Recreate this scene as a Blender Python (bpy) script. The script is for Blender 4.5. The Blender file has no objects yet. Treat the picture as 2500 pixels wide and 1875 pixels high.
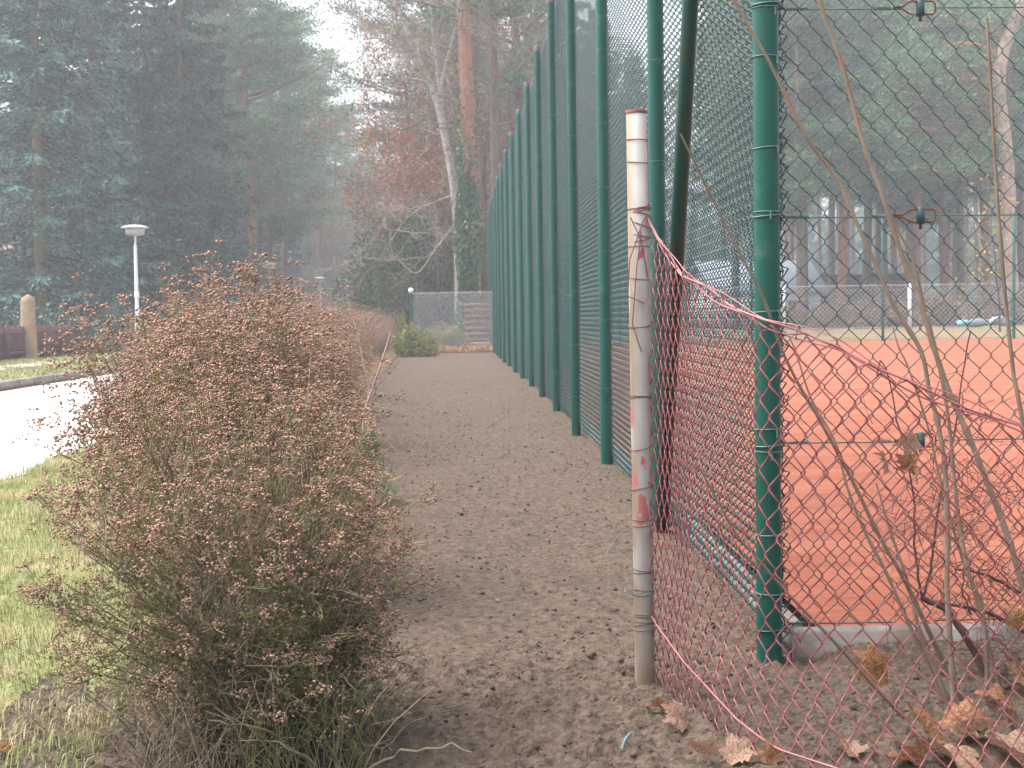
import bpy, math, random
import numpy as np
from mathutils import Vector, Matrix

# ------------------------------------------------------------------ camera, sky, sun, exposure
S = bpy.context.scene
COL = S.collection
CAMH = 0.96
YAW, PITCH, ROLL = 0.0336, 0.0490, math.radians(0.9)
cam = bpy.data.cameras.new('camera'); camo = bpy.data.objects.new('camera', cam); COL.objects.link(camo)
cam.sensor_width = 36.0; cam.lens = 3390.0 / 2500.0 * 36.0
cam.clip_start = 0.05; cam.clip_end = 3000
_a, _b = YAW, PITCH
FW = Vector((math.sin(_a)*math.cos(_b), math.cos(_a)*math.cos(_b), -math.sin(_b)))
RT = Vector((math.cos(_a), -math.sin(_a), 0)); UP = RT.cross(FW)
R2 = RT*math.cos(ROLL) - UP*math.sin(ROLL); U2 = UP*math.cos(ROLL) + RT*math.sin(ROLL)
camo.matrix_world = Matrix(((R2.x, U2.x, -FW.x, 0), (R2.y, U2.y, -FW.y, 0), (R2.z, U2.z, -FW.z, CAMH), (0, 0, 0, 1)))
cam.dof.use_dof = True; cam.dof.focus_distance = 3.9; cam.dof.aperture_fstop = 16
S.camera = camo

world = bpy.data.worlds.new("World"); S.world = world; world.use_nodes = True
nt = world.node_tree; nt.nodes.clear()
sky = nt.nodes.new('ShaderNodeTexSky'); sky.sky_type = 'NISHITA'; sky.sun_disc = False
sky.sun_elevation = math.radians(62); sky.sun_rotation = math.radians(-80)
sky.dust_density = 6.0; sky.air_density = 1.0; sky.ozone_density = 1.0; sky.altitude = 50
hs = nt.nodes.new('ShaderNodeHueSaturation'); hs.inputs['Saturation'].default_value = 0.38
bg = nt.nodes.new('ShaderNodeBackground'); bg.inputs['Strength'].default_value = 0.15
wo = nt.nodes.new('ShaderNodeOutputWorld')
nt.links.new(sky.outputs[0], hs.inputs['Color']); nt.links.new(hs.outputs[0], bg.inputs['Color']); nt.links.new(bg.outputs[0], wo.inputs['Surface'])
sun = bpy.data.lights.new('sun', 'SUN'); sun.energy = 0.55; sun.angle = math.radians(60); sun.color = (1, .97, .93)
suno = bpy.data.objects.new('sun', sun); COL.objects.link(suno)
_el, _ro = sky.sun_elevation, sky.sun_rotation
sd = Vector((math.sin(_ro)*math.cos(_el), math.cos(_ro)*math.cos(_el), math.sin(_el)))
suno.rotation_euler = sd.to_track_quat('Z', 'Y').to_euler()
S.view_settings.view_transform = 'Standard'; S.view_settings.look = 'None'
S.view_settings.exposure = 2.05; S.view_settings.gamma = 1.0; S.view_settings.use_curve_mapping = False
S.render.engine = 'CYCLES'
S.cycles.use_denoising = True
S.cycles.max_bounces = 6; S.cycles.diffuse_bounces = 3; S.cycles.glossy_bounces = 2; S.cycles.volume_bounces = 0
S.cycles.caustics_reflective = False; S.cycles.caustics_refractive = False

rng = np.random.default_rng(11)
random.seed(5)

# ------------------------------------------------------------------ helpers
def at(u, v, D, s=2212.0):
    """world point at real distance D (metres along +y) on the sight line of picture point u,v"""
    k = 2500.0/s
    x = (u*k-1250)/3390.0; y = (937.5-v*k)/3390.0
    d = FW + R2*x + U2*y
    return np.array(d)*(D/d.y) + np.array((0, 0, CAMH))

def P(*pts, s=2212.0): return np.array([at(u, v, D, s) for (u, v, D) in pts])

def mesh_np(name, V, F, smooth=False):
    V = np.asarray(V, dtype=np.float32).reshape(-1, 3); F = np.asarray(F, dtype=np.int32)
    n, k = F.shape
    me = bpy.data.meshes.new(name)
    me.vertices.add(len(V)); me.vertices.foreach_set('co', V.ravel())
    me.loops.add(n*k); me.loops.foreach_set('vertex_index', F.ravel())
    me.polygons.add(n); me.polygons.foreach_set('loop_start', np.arange(0, n*k, k, dtype=np.int32))
    if smooth: me.polygons.foreach_set('use_smooth', np.ones(n, dtype=bool))
    me.update(calc_edges=True)
    return me

class B:
    """collects pieces of one mesh (faces kept as quads; a triangle repeats nothing, it goes in its own list)"""
    def __init__(s): s.V = []; s.Q = []; s.T = []; s.n = 0
    def add(s, V, F):
        V = np.asarray(V, float).reshape(-1, 3); F = np.asarray(F, int)
        if len(F) == 0: return s
        (s.Q if F.shape[1] == 4 else s.T).append(F + s.n); s.V.append(V); s.n += len(V); return s
    def mesh(s, name, smooth=False):
        V = np.concatenate(s.V)
        T = list(s.T)
        if s.Q and not T: return mesh_np(name, V, np.concatenate(s.Q), smooth)
        for q in s.Q: T.append(q[:, [0, 1, 2]]); T.append(q[:, [0, 2, 3]])
        return mesh_np(name, V, np.concatenate(T), smooth)

def tubes(pts, rad, sides=4, caps=False):
    pts = np.asarray(pts, float)
    if pts.ndim == 2: pts = pts[None]
    N, K, _ = pts.shape
    rad = np.broadcast_to(np.asarray(rad, float), (N, K)) if np.ndim(rad) < 2 else np.asarray(rad, float)
    tan = np.gradient(pts, axis=1)
    tan /= np.linalg.norm(tan, axis=2, keepdims=True) + 1e-9
    mean = pts[:, -1]-pts[:, 0]; mean = mean/(np.linalg.norm(mean, axis=1, keepdims=True)+1e-9)
    ref = np.where(np.abs(mean[:, 2:3]) > 0.8, np.array([[0.13, 0.99, 0]]), np.array([[0.1, 0.05, 0.99]]))[:, None, :]
    a = np.cross(tan, ref); a /= np.linalg.norm(a, axis=2, keepdims=True)+1e-9
    b = np.cross(tan, a)
    th = np.arange(sides)*2*math.pi/sides
    ring = pts[:, :, None, :] + rad[:, :, None, None]*(np.cos(th)[None, None, :, None]*a[:, :, None, :] + np.sin(th)[None, None, :, None]*b[:, :, None, :])
    V = ring.reshape(-1, 3)
    n = np.arange(N)[:, None, None]; k = np.arange(K-1)[None, :, None]; s_ = np.arange(sides)[None, None, :]
    base = (n*K+k)*sides
    s2 = (s_+1) % sides
    F = np.stack([base+s_, base+s2, base+sides+s2, base+sides+s_], axis=-1).reshape(-1, 4)
    if caps and sides == 4:
        i0 = np.arange(N)*K*sides; i1 = i0+(K-1)*sides
        F = np.concatenate([F, np.stack([i0+3, i0+2, i0+1, i0], 1), np.stack([i1, i1+1, i1+2, i1+3], 1)])
    return V, F

def tube_capped(bb, p, r, sides=12):
    """single polyline tube with fan-free end caps, by shrinking the last ring"""
    p = np.asarray(p, float); r = np.broadcast_to(np.asarray(r, float), (len(p),)).copy()
    d0 = (p[0]-p[1]); d0 /= np.linalg.norm(d0); d1 = (p[-1]-p[-2]); d1 /= np.linalg.norm(d1)
    p = np.concatenate([[p[0]+d0*1e-4], p, [p[-1]+d1*1e-4]]); r = np.concatenate([[1e-4], r, [1e-4]])
    p2 = p.copy(); p2[0] = p[1]+d0*1e-4; p2[-1] = p[-2]+d1*1e-4
    # tangents at caps are degenerate-safe because of the tiny offset
    V, F = tubes(p2[None], r[None], sides)
    return bb.add(V, F)

def lathe(bb, prof, c=(0, 0, 0), sides=16):
    prof = np.asarray(prof, float); K = len(prof)
    th = np.arange(sides)*2*math.pi/sides
    V = np.stack([prof[:, 0:1]*np.cos(th)+c[0], prof[:, 0:1]*np.sin(th)+c[1], np.repeat(prof[:, 1:2], sides, 1)+c[2]], -1).reshape(-1, 3)
    k = np.arange(K-1)[:, None]*sides; s_ = np.arange(sides)[None]; s2 = (s_+1) % sides
    F = np.stack([k+s_, k+s2, k+sides+s2, k+sides+s_], -1).reshape(-1, 4)
    return bb.add(V, F)

def box(bb, lo, hi, bev=0.0, jit=0.0):
    x0, y0, z0 = lo; x1, y1, z1 = hi
    if bev <= 0:
        V = np.array([(x0,y0,z0),(x1,y0,z0),(x1,y1,z0),(x0,y1,z0),(x0,y0,z1),(x1,y0,z1),(x1,y1,z1),(x0,y1,z1)], float)
        F = [(3,2,1,0),(4,5,6,7),(0,1,5,4),(1,2,6,5),(2,3,7,6),(3,0,4,7)]
        return bb.add(V, F)
    b = bev  # bevelled top edges
    V = np.array([(x0,y0,z0),(x1,y0,z0),(x1,y1,z0),(x0,y1,z0),
                  (x0,y0,z1-b),(x1,y0,z1-b),(x1,y1,z1-b),(x0,y1,z1-b),
                  (x0+b,y0+b,z1),(x1-b,y0+b,z1),(x1-b,y1-b,z1),(x0+b,y1-b,z1)], float)
    F = [(3,2,1,0),(8,9,10,11),(0,1,5,4),(1,2,6,5),(2,3,7,6),(3,0,4,7),(4,5,9,8),(5,6,10,9),(6,7,11,10),(7,4,8,11)]
    return bb.add(V, F)

def obj(name, me, mat=None, parent=None, loc=None, kind=None, label=None, cat=None, group=None):
    if isinstance(me, B): me = me.mesh(name)
    o = bpy.data.objects.new(name, me); COL.objects.link(o)
    if mat is not None and len(me.materials) == 0: me.materials.append(mat)
    if parent is not None: o.parent = parent
    if loc is not None: o.location = loc
    if kind: o['kind'] = kind
    if label: o['label'] = label
    if cat: o['category'] = cat
    if group: o['group'] = group
    return o

def thing(name, label, cat, loc=(0, 0, 0), rz=0, group=None, scale=1.0):
    o = bpy.data.objects.new(name, None); COL.objects.link(o); o.empty_display_size = .2
    o.location = loc; o.rotation_euler = (0, 0, rz); o.scale = (scale,)*3 if np.ndim(scale) == 0 else scale
    o['label'] = label; o['category'] = cat
    if group: o['group'] = group
    return o

def dup(root, loc, rz=0.0, scale=1.0, label=None, group=None):
    r = root.copy(); COL.objects.link(r); r.location = loc; r.rotation_euler = (0, 0, rz)
    r.scale = (scale,)*3 if np.ndim(scale) == 0 else scale
    if label: r['label'] = label
    if group: r['group'] = group
    for ch in list(root.children):
        c = ch.copy(); COL.objects.link(c); c.parent = r
        for g in list(ch.children):
            d = g.copy(); COL.objects.link(d); d.parent = c
    return r

# value noise in numpy
_LAT = rng.random((256, 256))
def vnoise(x, y):
    xi = np.floor(x).astype(int); yi = np.floor(y).astype(int); fx = x-xi; fy = y-yi
    fx = fx*fx*(3-2*fx); fy = fy*fy*(3-2*fy)
    g = lambda a, b: _LAT[a % 256, b % 256]
    return (g(xi, yi)*(1-fx)*(1-fy)+g(xi+1, yi)*fx*(1-fy)+g(xi, yi+1)*(1-fx)*fy+g(xi+1, yi+1)*fx*fy)*2-1

# ------------------------------------------------------------------ materials
def mat(name, c1, c2=None, scale=5.0, rough=.8, bump=0.0, bscale=None, island=0.0, hue=0.0, spec=.3, detail=6, metal=0.0, trans=0.0, stretch=None, c3=None, c3scale=1.2, c3lo=.5, c3hi=.6, ob=0.0, mud=None):
    m = bpy.data.materials.new(name); m.use_nodes = True
    t = m.node_tree; n = t.nodes; l = t.links
    p = n['Principled BSDF']; p.inputs['Roughness'].default_value = rough; p.inputs['Specular IOR Level'].default_value = spec
    p.inputs['Metallic'].default_value = metal
    tc = n.new('ShaderNodeTexCoord'); src = tc.outputs['Object']
    if stretch:
        mp = n.new('ShaderNodeMapping'); mp.inputs['Scale'].default_value = stretch; l.new(src, mp.inputs[0]); src = mp.outputs[0]
    no = n.new('ShaderNodeTexNoise'); no.inputs['Scale'].default_value = scale; no.inputs['Detail'].default_value = detail; no.inputs['Roughness'].default_value = .6
    l.new(src, no.inputs['Vector'])
    r = n.new('ShaderNodeValToRGB'); c2 = c2 or tuple(x*.7 for x in c1)
    r.color_ramp.elements[0].position = .35; r.color_ramp.elements[1].position = .65
    r.color_ramp.elements[0].color = (*c2, 1); r.color_ramp.elements[1].color = (*c1, 1)
    l.new(no.outputs['Fac'], r.inputs[0]); out = r.outputs[0]
    if c3:
        n3 = n.new('ShaderNodeTexNoise'); n3.inputs['Scale'].default_value = c3scale; n3.inputs['Detail'].default_value = 4; l.new(src, n3.inputs['Vector'])
        mr = n.new('ShaderNodeMapRange'); mr.inputs['From Min'].default_value = c3lo; mr.inputs['From Max'].default_value = c3hi; l.new(n3.outputs['Fac'], mr.inputs['Value'])
        mx = n.new('ShaderNodeMix'); mx.data_type = 'RGBA'; l.new(mr.outputs[0], mx.inputs['Factor']); l.new(out, mx.inputs['A']); mx.inputs['B'].default_value = (*c3, 1); out = mx.outputs['Result']
    if mud:
        sp = n.new('ShaderNodeSeparateXYZ'); l.new(tc.outputs['Object'], sp.inputs[0])
        nm_ = n.new('ShaderNodeTexNoise'); nm_.inputs['Scale'].default_value = 22; nm_.inputs['Detail'].default_value = 6; l.new(tc.outputs['Object'], nm_.inputs['Vector'])
        ad = n.new('ShaderNodeMath'); ad.operation = 'MULTIPLY_ADD'; l.new(nm_.outputs['Fac'], ad.inputs[0]); ad.inputs[1].default_value = mud[1]; l.new(sp.outputs['Z'], ad.inputs[2])
        mr = n.new('ShaderNodeMapRange'); l.new(ad.outputs[0], mr.inputs['Value']); mr.inputs['From Min'].default_value = mud[0]+mud[1]*.62; mr.inputs['From Max'].default_value = mud[0]+mud[1]*.38
        mx = n.new('ShaderNodeMix'); mx.data_type = 'RGBA'; l.new(mr.outputs[0], mx.inputs['Factor']); l.new(out, mx.inputs['A']); mx.inputs['B'].default_value = (.12, .088, .065, 1); out = mx.outputs['Result']
    if island or ob:
        h = n.new('ShaderNodeHueSaturation')
        g = n.new('ShaderNodeNewGeometry'); oi = n.new('ShaderNodeObjectInfo')
        mr = n.new('ShaderNodeMapRange'); mr.inputs['To Min'].default_value = 1-island; mr.inputs['To Max'].default_value = 1+island
        l.new(g.outputs['Random Per Island'], mr.inputs['Value'])
        mo = n.new('ShaderNodeMapRange'); mo.inputs['To Min'].default_value = 1-ob; mo.inputs['To Max'].default_value = 1+ob
        l.new(oi.outputs['Random'], mo.inputs['Value'])
        mu = n.new('ShaderNodeMath'); mu.operation = 'MULTIPLY'; l.new(mr.outputs[0], mu.inputs[0]); l.new(mo.outputs[0], mu.inputs[1])
        l.new(mu.outputs[0], h.inputs['Value'])
        if hue:
            m2 = n.new('ShaderNodeMapRange'); m2.inputs['To Min'].default_value = .5-hue; m2.inputs['To Max'].default_value = .5+hue
            w = n.new('ShaderNodeMath'); w.operation = 'FRACT'; w2 = n.new('ShaderNodeMath'); w2.operation = 'MULTIPLY'; w2.inputs[1].default_value = 17.3
            l.new(g.outputs['Random Per Island'], w2.inputs[0]); l.new(w2.outputs[0], w.inputs[0]); l.new(w.outputs[0], m2.inputs['Value']); l.new(m2.outputs[0], h.inputs['Hue'])
        l.new(out, h.inputs['Color']); out = h.outputs[0]
    l.new(out, p.inputs['Base Color'])
    if bump:
        bn = n.new('ShaderNodeTexNoise'); bn.inputs['Scale'].default_value = bscale or scale*3; bn.inputs['Detail'].default_value = 8; l.new(src, bn.inputs['Vector'])
        bu = n.new('ShaderNodeBump'); bu.inputs['Strength'].default_value = 1.0; bu.inputs['Distance'].default_value = bump; l.new(bn.outputs['Fac'], bu.inputs['Height']); l.new(bu.outputs[0], p.inputs['Normal'])
    if trans:
        tr = n.new('ShaderNodeBsdfTranslucent'); l.new(out, tr.inputs['Color']); ms = n.new('ShaderNodeMixShader'); ms.inputs[0].default_value = trans
        l.new(p.outputs[0], ms.inputs[1]); l.new(tr.outputs[0], ms.inputs[2]); l.new(ms.outputs[0], n['Material Output'].inputs['Surface'])
    return m

M = {}
M['soil'] = mat('soil', (.124, .092, .069), (.052, .038, .028), 34, .95, .014, 90, spec=.15, c3=(.070, .052, .039), c3scale=2.3, c3lo=.56, c3hi=.75)
M['clod'] = mat('clod', (.105, .078, .059), (.055, .041, .031), 20, .95, .003, 80, spec=.1, island=.3)
M['floor'] = mat('forest_floor', (.16, .115, .075), (.08, .065, .04), 1.5, .95, .03, 6, spec=.1, c3=(.07, .09, .03), c3scale=.25, c3lo=.5, c3hi=.6)
M['turf'] = mat('turf', (.20, .21, .085), (.145, .14, .066), 8, .95, .02, 40, spec=.1, c3=(.27, .21, .13), c3scale=1.6, c3lo=.5, c3hi=.62)
M['blade'] = mat('grass_blade', (.27, .29, .115), (.19, .215, .085), 2, .6, island=.3, hue=.03, spec=.3, trans=.3, c3=(.37, .31, .17), c3scale=2.0, c3lo=.50, c3hi=.60)
M['road'] = mat('road', (.62, .59, .56), (.54, .51, .48), 3, .85, .002, 90, spec=.3)
M['sand'] = mat('sand_path', (.52, .42, .33), (.42, .33, .25), 2, .95, .004, 30, spec=.1)
M['kerb'] = mat('kerb_concrete', (.25, .225, .21), (.14, .125, .115), 7, .9, .002, 60, spec=.2, ob=.08, c3=(.13, .105, .08), c3scale=5, c3lo=.5, c3hi=.7, mud=(.03, .10))
M['clay'] = mat('clay_court', (.265, .066, .024), (.180, .040, .013), 12, .72, .010, 80, spec=.38, stretch=(.6, 2.0, 1), c3=(.31, .095, .045), c3scale=1.1, c3lo=.42, c3hi=.68)
M['post'] = mat('green_coated_steel', (.002, .068, .050), (.002, .056, .042), 3, .42, spec=.28, ob=.12, c3=(.03, .085, .07), c3scale=14, c3lo=.60, c3hi=.75, mud=(-.02, .14))
M['cap'] = mat('grey_cap', (.10, .10, .11), None, 10, .6)
M['wire'] = mat('green_coated_wire', (.026, .074, .071), (.014, .050, .048), 20, .33, spec=.5)
M['tie'] = mat('tie_wire', (.02, .10, .08), (.10, .14, .13), 30, .4, spec=.5)
M['redwire'] = mat('red_coated_wire', (.230, .062, .062), (.150, .038, .044), 14, .38, spec=.5, c3=(.15, .10, .11), c3scale=45, c3lo=.62, c3hi=.70)
M['pinkwire'] = mat('faded_red_wire', (.31, .115, .115), (.23, .072, .072), 14, .45, spec=.5)
M['rust'] = mat('rusty_steel', (.22, .06, .03), (.10, .03, .02), 25, .7)
M['greywire'] = mat('zinc_wire', (.62, .62, .62), (.5, .5, .52), 14, .4, spec=.5)
M['darktie'] = mat('old_binding_wire', (.10, .09, .08), (.18, .10, .05), 25, .6)
M['whitepaint'] = mat('white_paint', (.80, .80, .80), (.70, .70, .70), 4, .5)
M['lampgrey'] = mat('lamp_grey_paint', (.55, .58, .62), (.50, .53, .57), 3, .45)
M['lampglass'] = mat('lamp_glass', (.42, .44, .46), None, 3, .3)
M['twig'] = mat('twig', (.265, .210, .145), (.155, .128, .085), 12, .85, island=.4, hue=.02, spec=.15, c3=(.13, .14, .05), c3scale=5, c3lo=.5, c3hi=.6)
M['stem'] = mat('gnarled_stem', (.19, .15, .105), (.10, .078, .056), 25, .85, .002, 90, island=.25, spec=.15, c3=(.15, .13, .09), c3scale=9, c3lo=.5, c3hi=.6)
M['seed'] = mat('seed_head', (.335, .205, .150), (.215, .130, .096), 6, .85, island=.40, hue=.012, spec=.15, ob=.06)
M['bushleaf'] = mat('small_leaf', (.170, .155, .070), (.105, .095, .046), 6, .7, island=.45, hue=.04, trans=.3, spec=.2)
M['cane'] = mat('cane_bark', (.195, .145, .108), (.125, .088, .066), 9, .75, .001, 60, spec=.2, island=.12, c3=(.22, .10, .06), c3scale=8, c3lo=.58, c3hi=.68)
M['darktwig'] = mat('dark_thorn_bark', (.12, .06, .045), (.07, .035, .03), 15, .8, island=.3)
M['spruce'] = mat('spruce_needles', (.115, .215, .185), (.034, .080, .066), 2.2, .65, island=.65, hue=.03, spec=.25, trans=.15, ob=.1)
M['pine'] = mat('pine_needles', (.145, .265, .135), (.055, .115, .062), 1.8, .65, island=.5, hue=.03, spec=.25, trans=.2, ob=.12)
M['yew'] = mat('evergreen_leaves', (.080, .115, .050), (.045, .070, .038), 1.5, .6, island=.5, hue=.04, trans=.15)
M['ivy'] = mat('ivy_leaves', (.11, .21, .10), (.06, .12, .06), 3, .4, island=.5, hue=.02, spec=.5)
M['bluegreen'] = mat('rhododendron_leaves', (.05, .10, .08), (.03, .06, .045), 2, .45, island=.5, hue=.03, spec=.5)
M['yellowgreen'] = mat('juniper_leaves', (.26, .24, .07), (.10, .13, .04), 3, .7, island=.45, hue=.04, trans=.2)
M['orangeleaf'] = mat('oak_leaves_brown', (.42, .17, .07), (.26, .11, .05), 3, .8, island=.4, hue=.02, trans=.35)
M['yellowleaf'] = mat('yellow_leaves', (.55, .42, .08), (.40, .30, .06), 3, .8, island=.3, hue=.02, trans=.35)
M['bare'] = mat('bare_twigs', (.17, .125, .095), (.10, .075, .055), 3, .9, island=.3, ob=.12)
M['bark'] = mat('grey_bark', (.14, .11, .085), (.07, .055, .045), 6, .95, .02, 14, stretch=(1, 1, .25), ob=.15)
M['pinebark'] = mat('orange_pine_bark', (.36, .175, .10), (.22, .105, .07), 7, .9, .012, 20, stretch=(1, 1, .4), ob=.12)
M['lowbark'] = mat('purple_grey_bark', (.20, .14, .12), (.11, .08, .07), 7, .95, .02, 14, stretch=(1, 1, .3), ob=.2)
M['mossbark'] = mat('mossy_bark', (.20, .17, .08), (.11, .10, .05), 5, .95, .015, 18, stretch=(1, 1, .3))
M['birch'] = mat('pale_birch_bark', (.42, .39, .35), (.24, .21, .18), 5, .8, .004, 20, stretch=(1, 1, 2.5), c3=(.12, .10, .08), c3scale=4, c3lo=.6, c3hi=.66)
M['rustfence'] = mat('dark_red_fence_paint', (.12, .045, .050), (.08, .032, .036), 4, .8, ob=.08)
M['stone'] = mat('gatepost_stone', (.33, .24, .15), (.22, .155, .10), 5, .9, .01, 25)
M['bluewire'] = mat('blue_grey_plastic', (.10, .15, .17), (.07, .11, .13), 20, .4)
def leafmat(nm, a, b, c): return mat(nm, a, b, 22, .65, .002, 60, spec=.35, trans=.25, c3=c, c3scale=18, c3lo=.5, c3hi=.62)
M['leaf_tan'] = leafmat('dry_leaf_tan', (.37, .25, .185), (.28, .165, .11), (.20, .095, .045))
M['leaf_yellow'] = leafmat('dry_leaf_yellow', (.33, .19, .065), (.22, .095, .033), (.13, .05, .02))
M['leaf_brown'] = leafmat('dry_leaf_brown', (.26, .105, .045), (.16, .06, .027), (.34, .20, .12))

# ------------------------------------------------------------------ ground, road, court
DENTS = [(.10, 3.38, .045, .07, .030), (.13, 3.03, .04, .06, .028), (-.02, 4.3, .05, .11, .016), (.22, 4.9, .05, .12, .016), (.02, 5.7, .05, .13, .016), (.25, 6.5, .05, .14, .016), (.0, 7.6, .06, .15, .018), (.36, 3.75, .06, .09, .018), (-.12, 3.7, .05, .08, .018), (.5, 4.5, .05, .1, .014), (.45, 5.9, .05, .13, .014), (-.2, 9.2, .07, .2, .02), (.2, 10.5, .07, .2, .02), (.30, 2.95, .07, .06, .02)]
def hsoil(x, y):
    x = np.asarray(x, float); y = np.asarray(y, float)
    near = np.clip((4.3-y)/1.2, 0, 1)
    rough = .55+.45*near+.25*vnoise(x*1.3+7, y*1.1)
    z = .018*vnoise(x*.8, y*.6)+.014*vnoise(x*2.7+9, y*2.3)
    r = 1-np.abs(vnoise(x*9+3, y*8+5)); r2 = 1-np.abs(vnoise(x*23+1, y*21+8)); r3 = vnoise(x*52, y*50)
    r2b = 1-np.abs(vnoise(x*34+11, y*31+2))
    z = z + rough*(.0060*r+.0080*r2*(.4+r2b)+.0110*np.maximum(r3, -.2)+.0110*np.maximum(vnoise(x*88, y*80), -.1)) + near*.010*(1-np.abs(vnoise(x*5+2, y*5))) - .014
    for (px_, py_, rx_, ry_, dp_) in DENTS:
        e = ((x-px_)/rx_)**2+((y-py_)/ry_)**2
        z = z + dp_*(np.exp(-e*1.6)*-1.0+.45*np.exp(-(np.sqrt(e)-1.25)**2*7))
    z = z + .050*np.clip((y-3.30)/.35, 0, 1)*np.clip((x-.93)/.12, 0, 1)*(y < 3.9)
    return z
def soil_edge_l(y): return np.interp(y, [0, 4, 9, 20, 38], [-1.05, -1.15, -1.45, -2.3, -2.7])
def soil_edge_r(y): return np.interp(y, [0, 3.70, 3.71, 6.3, 8.8, 14, 19, 24, 30, 41, 60], [3.2, 3.2, .88, .93, .95, .95, .945, .905, .845, .80, .8])

g = B(); n = 60
xs = np.linspace(-700, 700, n); ys = np.linspace(-300, 1300, n)
X, Y = np.meshgrid(xs, ys); Z = np.full_like(X, -.06)
def grid_faces(r, c):
    i = np.arange(r-1)[:, None]*c; j = np.arange(c-1)[None]
    return np.stack([i+j, i+j+1, i+c+j+1, i+c+j], -1).reshape(-1, 4)
obj('ground', mesh_np('ground', np.stack([X, Y, Z], -1), grid_faces(n, n)), M['floor'], kind='structure')

def sheet(name, rows, cols, yfun, lfun, rfun, zfun, m, smooth=False, kind='structure'):
    ys = yfun; t = np.linspace(0, 1, cols)
    L = lfun(ys)[:, None]; R = rfun(ys)[:, None]
    X = L+(R-L)*t[None]; Y = np.repeat(ys[:, None], cols, 1)
    V = np.stack([X, Y, zfun(X, Y)], -1)
    return obj(name, mesh_np(name, V, grid_faces(len(ys), cols), smooth), m, kind=kind)

ysoil = 3.70*np.exp(np.linspace(0, math.log(38/3.70), 560))
sheet('soil_path', 0, 160, ysoil, soil_edge_l, lambda y: np.where(y < 4, .90, soil_edge_r(y)), hsoil, M['soil'], True)
ys2 = 1.6*np.exp(np.linspace(math.log(2.3/1.6), math.log(3.768/1.6), 305))
sheet('soil_foreground', 0, 450, ys2, soil_edge_l, lambda y: np.full_like(y, 2.9), lambda X, Y: hsoil(X, Y)+.0015*(Y > 3.69), M['soil'], True)

# clods of earth
ico_v = []; ph = (1+5**.5)/2
for a in (-1, 1):
    for b_ in (-ph, ph): ico_v += [(0, a, b_), (a, b_, 0), (b_, 0, a)]
ico_v = np.array(ico_v)/math.sqrt(1+ph*ph)
ico_f = []
for i in range(12):
    for j in range(i+1, 12):
        for k in range(j+1, 12):
            d = [np.linalg.norm(ico_v[p]-ico_v[q]) for p, q in ((i, j), (j, k), (i, k))]
            if max(d) < 1.1:
                nn = np.cross(ico_v[j]-ico_v[i], ico_v[k]-ico_v[i])
                ico_f.append((i, j, k) if nn.dot(ico_v[i]) > 0 else (i, k, j))
ico_f = np.array(ico_f)
oct_v = np.array([(1,0,0),(-1,0,0),(0,1,0),(0,-1,0),(0,0,1),(0,0,-1)], float)
tet_v = np.array([(1,1,1),(1,-1,-1),(-1,1,-1),(-1,-1,1)], float)*.75
tet_f = np.array([(0,2,1),(0,1,3),(0,3,2),(1,2,3)])
oct_f = np.array([(0,2,4),(2,1,4),(1,3,4),(3,0,4),(2,0,5),(1,2,5),(3,1,5),(0,3,5)])
def lumps(centers, sizes, tv, tf, jit=.3, squash=(1, 1, 1)):
    N = len(centers); k = len(tv)
    V = tv[None]*sizes[:, None, None]*(1+jit*(rng.random((N, k, 1))*2-1))*np.array(squash)[None, None]
    th = rng.random(N)*6.28; c, s_ = np.cos(th)[:, None], np.sin(th)[:, None]
    V = np.stack([V[..., 0]*c-V[..., 1]*s_, V[..., 0]*s_+V[..., 1]*c, V[..., 2]], -1)+centers[:, None, :]
    F = (tf[None]+(np.arange(N)*k)[:, None, None]).reshape(-1, 3)
    return V.reshape(-1, 3), F
N = 17000
cy = 2.2*np.exp(rng.random(N)*math.log(22/2.2)); t = rng.random(N)
keep = []
L = soil_edge_l(cy); R = soil_edge_r(cy)
cx = L+(np.minimum(R, 2.0)-L)*t
m_ = (vnoise(cx*2+4, cy*1.5) > -.35) | (rng.random(N) < .3)
cx, cy = cx[m_], cy[m_]
sz = .0022+.0075*rng.random(len(cx))**5+.0008*(cy < 4.2)+.0012*np.clip(cy-6, 0, 4)/4
sz = np.where(rng.random(len(cx)) < .012, sz*2.0, sz)
V, F = lumps(np.stack([cx, cy, hsoil(cx, cy)+sz*.1], -1), sz, oct_v, oct_f, .35, (1.1, .9, .8))
obj('soil_clods', mesh_np('soil_clods', V, F, True), M['clod'], kind='stuff')

# road, verges
flat = lambda z: (lambda X, Y: np.full_like(X, z))
def lin(a): return lambda y: np.full_like(y, a)
yl = np.linspace(-6, 220, 60)
sheet('road', 0, 4, yl, lin(-6.75), lin(-2.85), flat(-.02), M['road'])
def verge_z(X, Y): return -.015+.02*vnoise(X*1.5, Y*1.2)+.03*np.clip((X+2.9)/1.2, 0, 1)
yv = 1.2*np.exp(np.linspace(0, math.log(200/1.2), 260))
sheet('grass_verge', 0, 50, yv, lambda y: np.full_like(y, -2.95)+.07*vnoise(y*2.1, y*0+3)+.03*vnoise(y*9, y*0+1), lambda y: soil_edge_l(y)+.2, verge_z, M['turf'], True)
yk = np.linspace(8, 220, 120)
sheet('far_grass_verge', 0, 24, yk, lin(-10.35), lin(-6.86), lambda X, Y: .10+.02*vnoise(X, Y*.5), M['turf'], True)
sheet('sandy_footpath', 0, 5, yk, lambda y: -9.2+.15*vnoise(y*.3, y*0), lambda y: -8.45+.15*vnoise(y*.3+50, y*0), lambda X, Y: .128+.0*X, M['sand'], True)
kb = thing('road_kerb', 'long low concrete kerb edging the far side of the pale road', 'kerb', (-6.8, 12, 0))
q = B(); box(q, (-.06, .005, -.08), (.05, .995, .115), .012); kme = q.mesh('kerb_stone')
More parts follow.
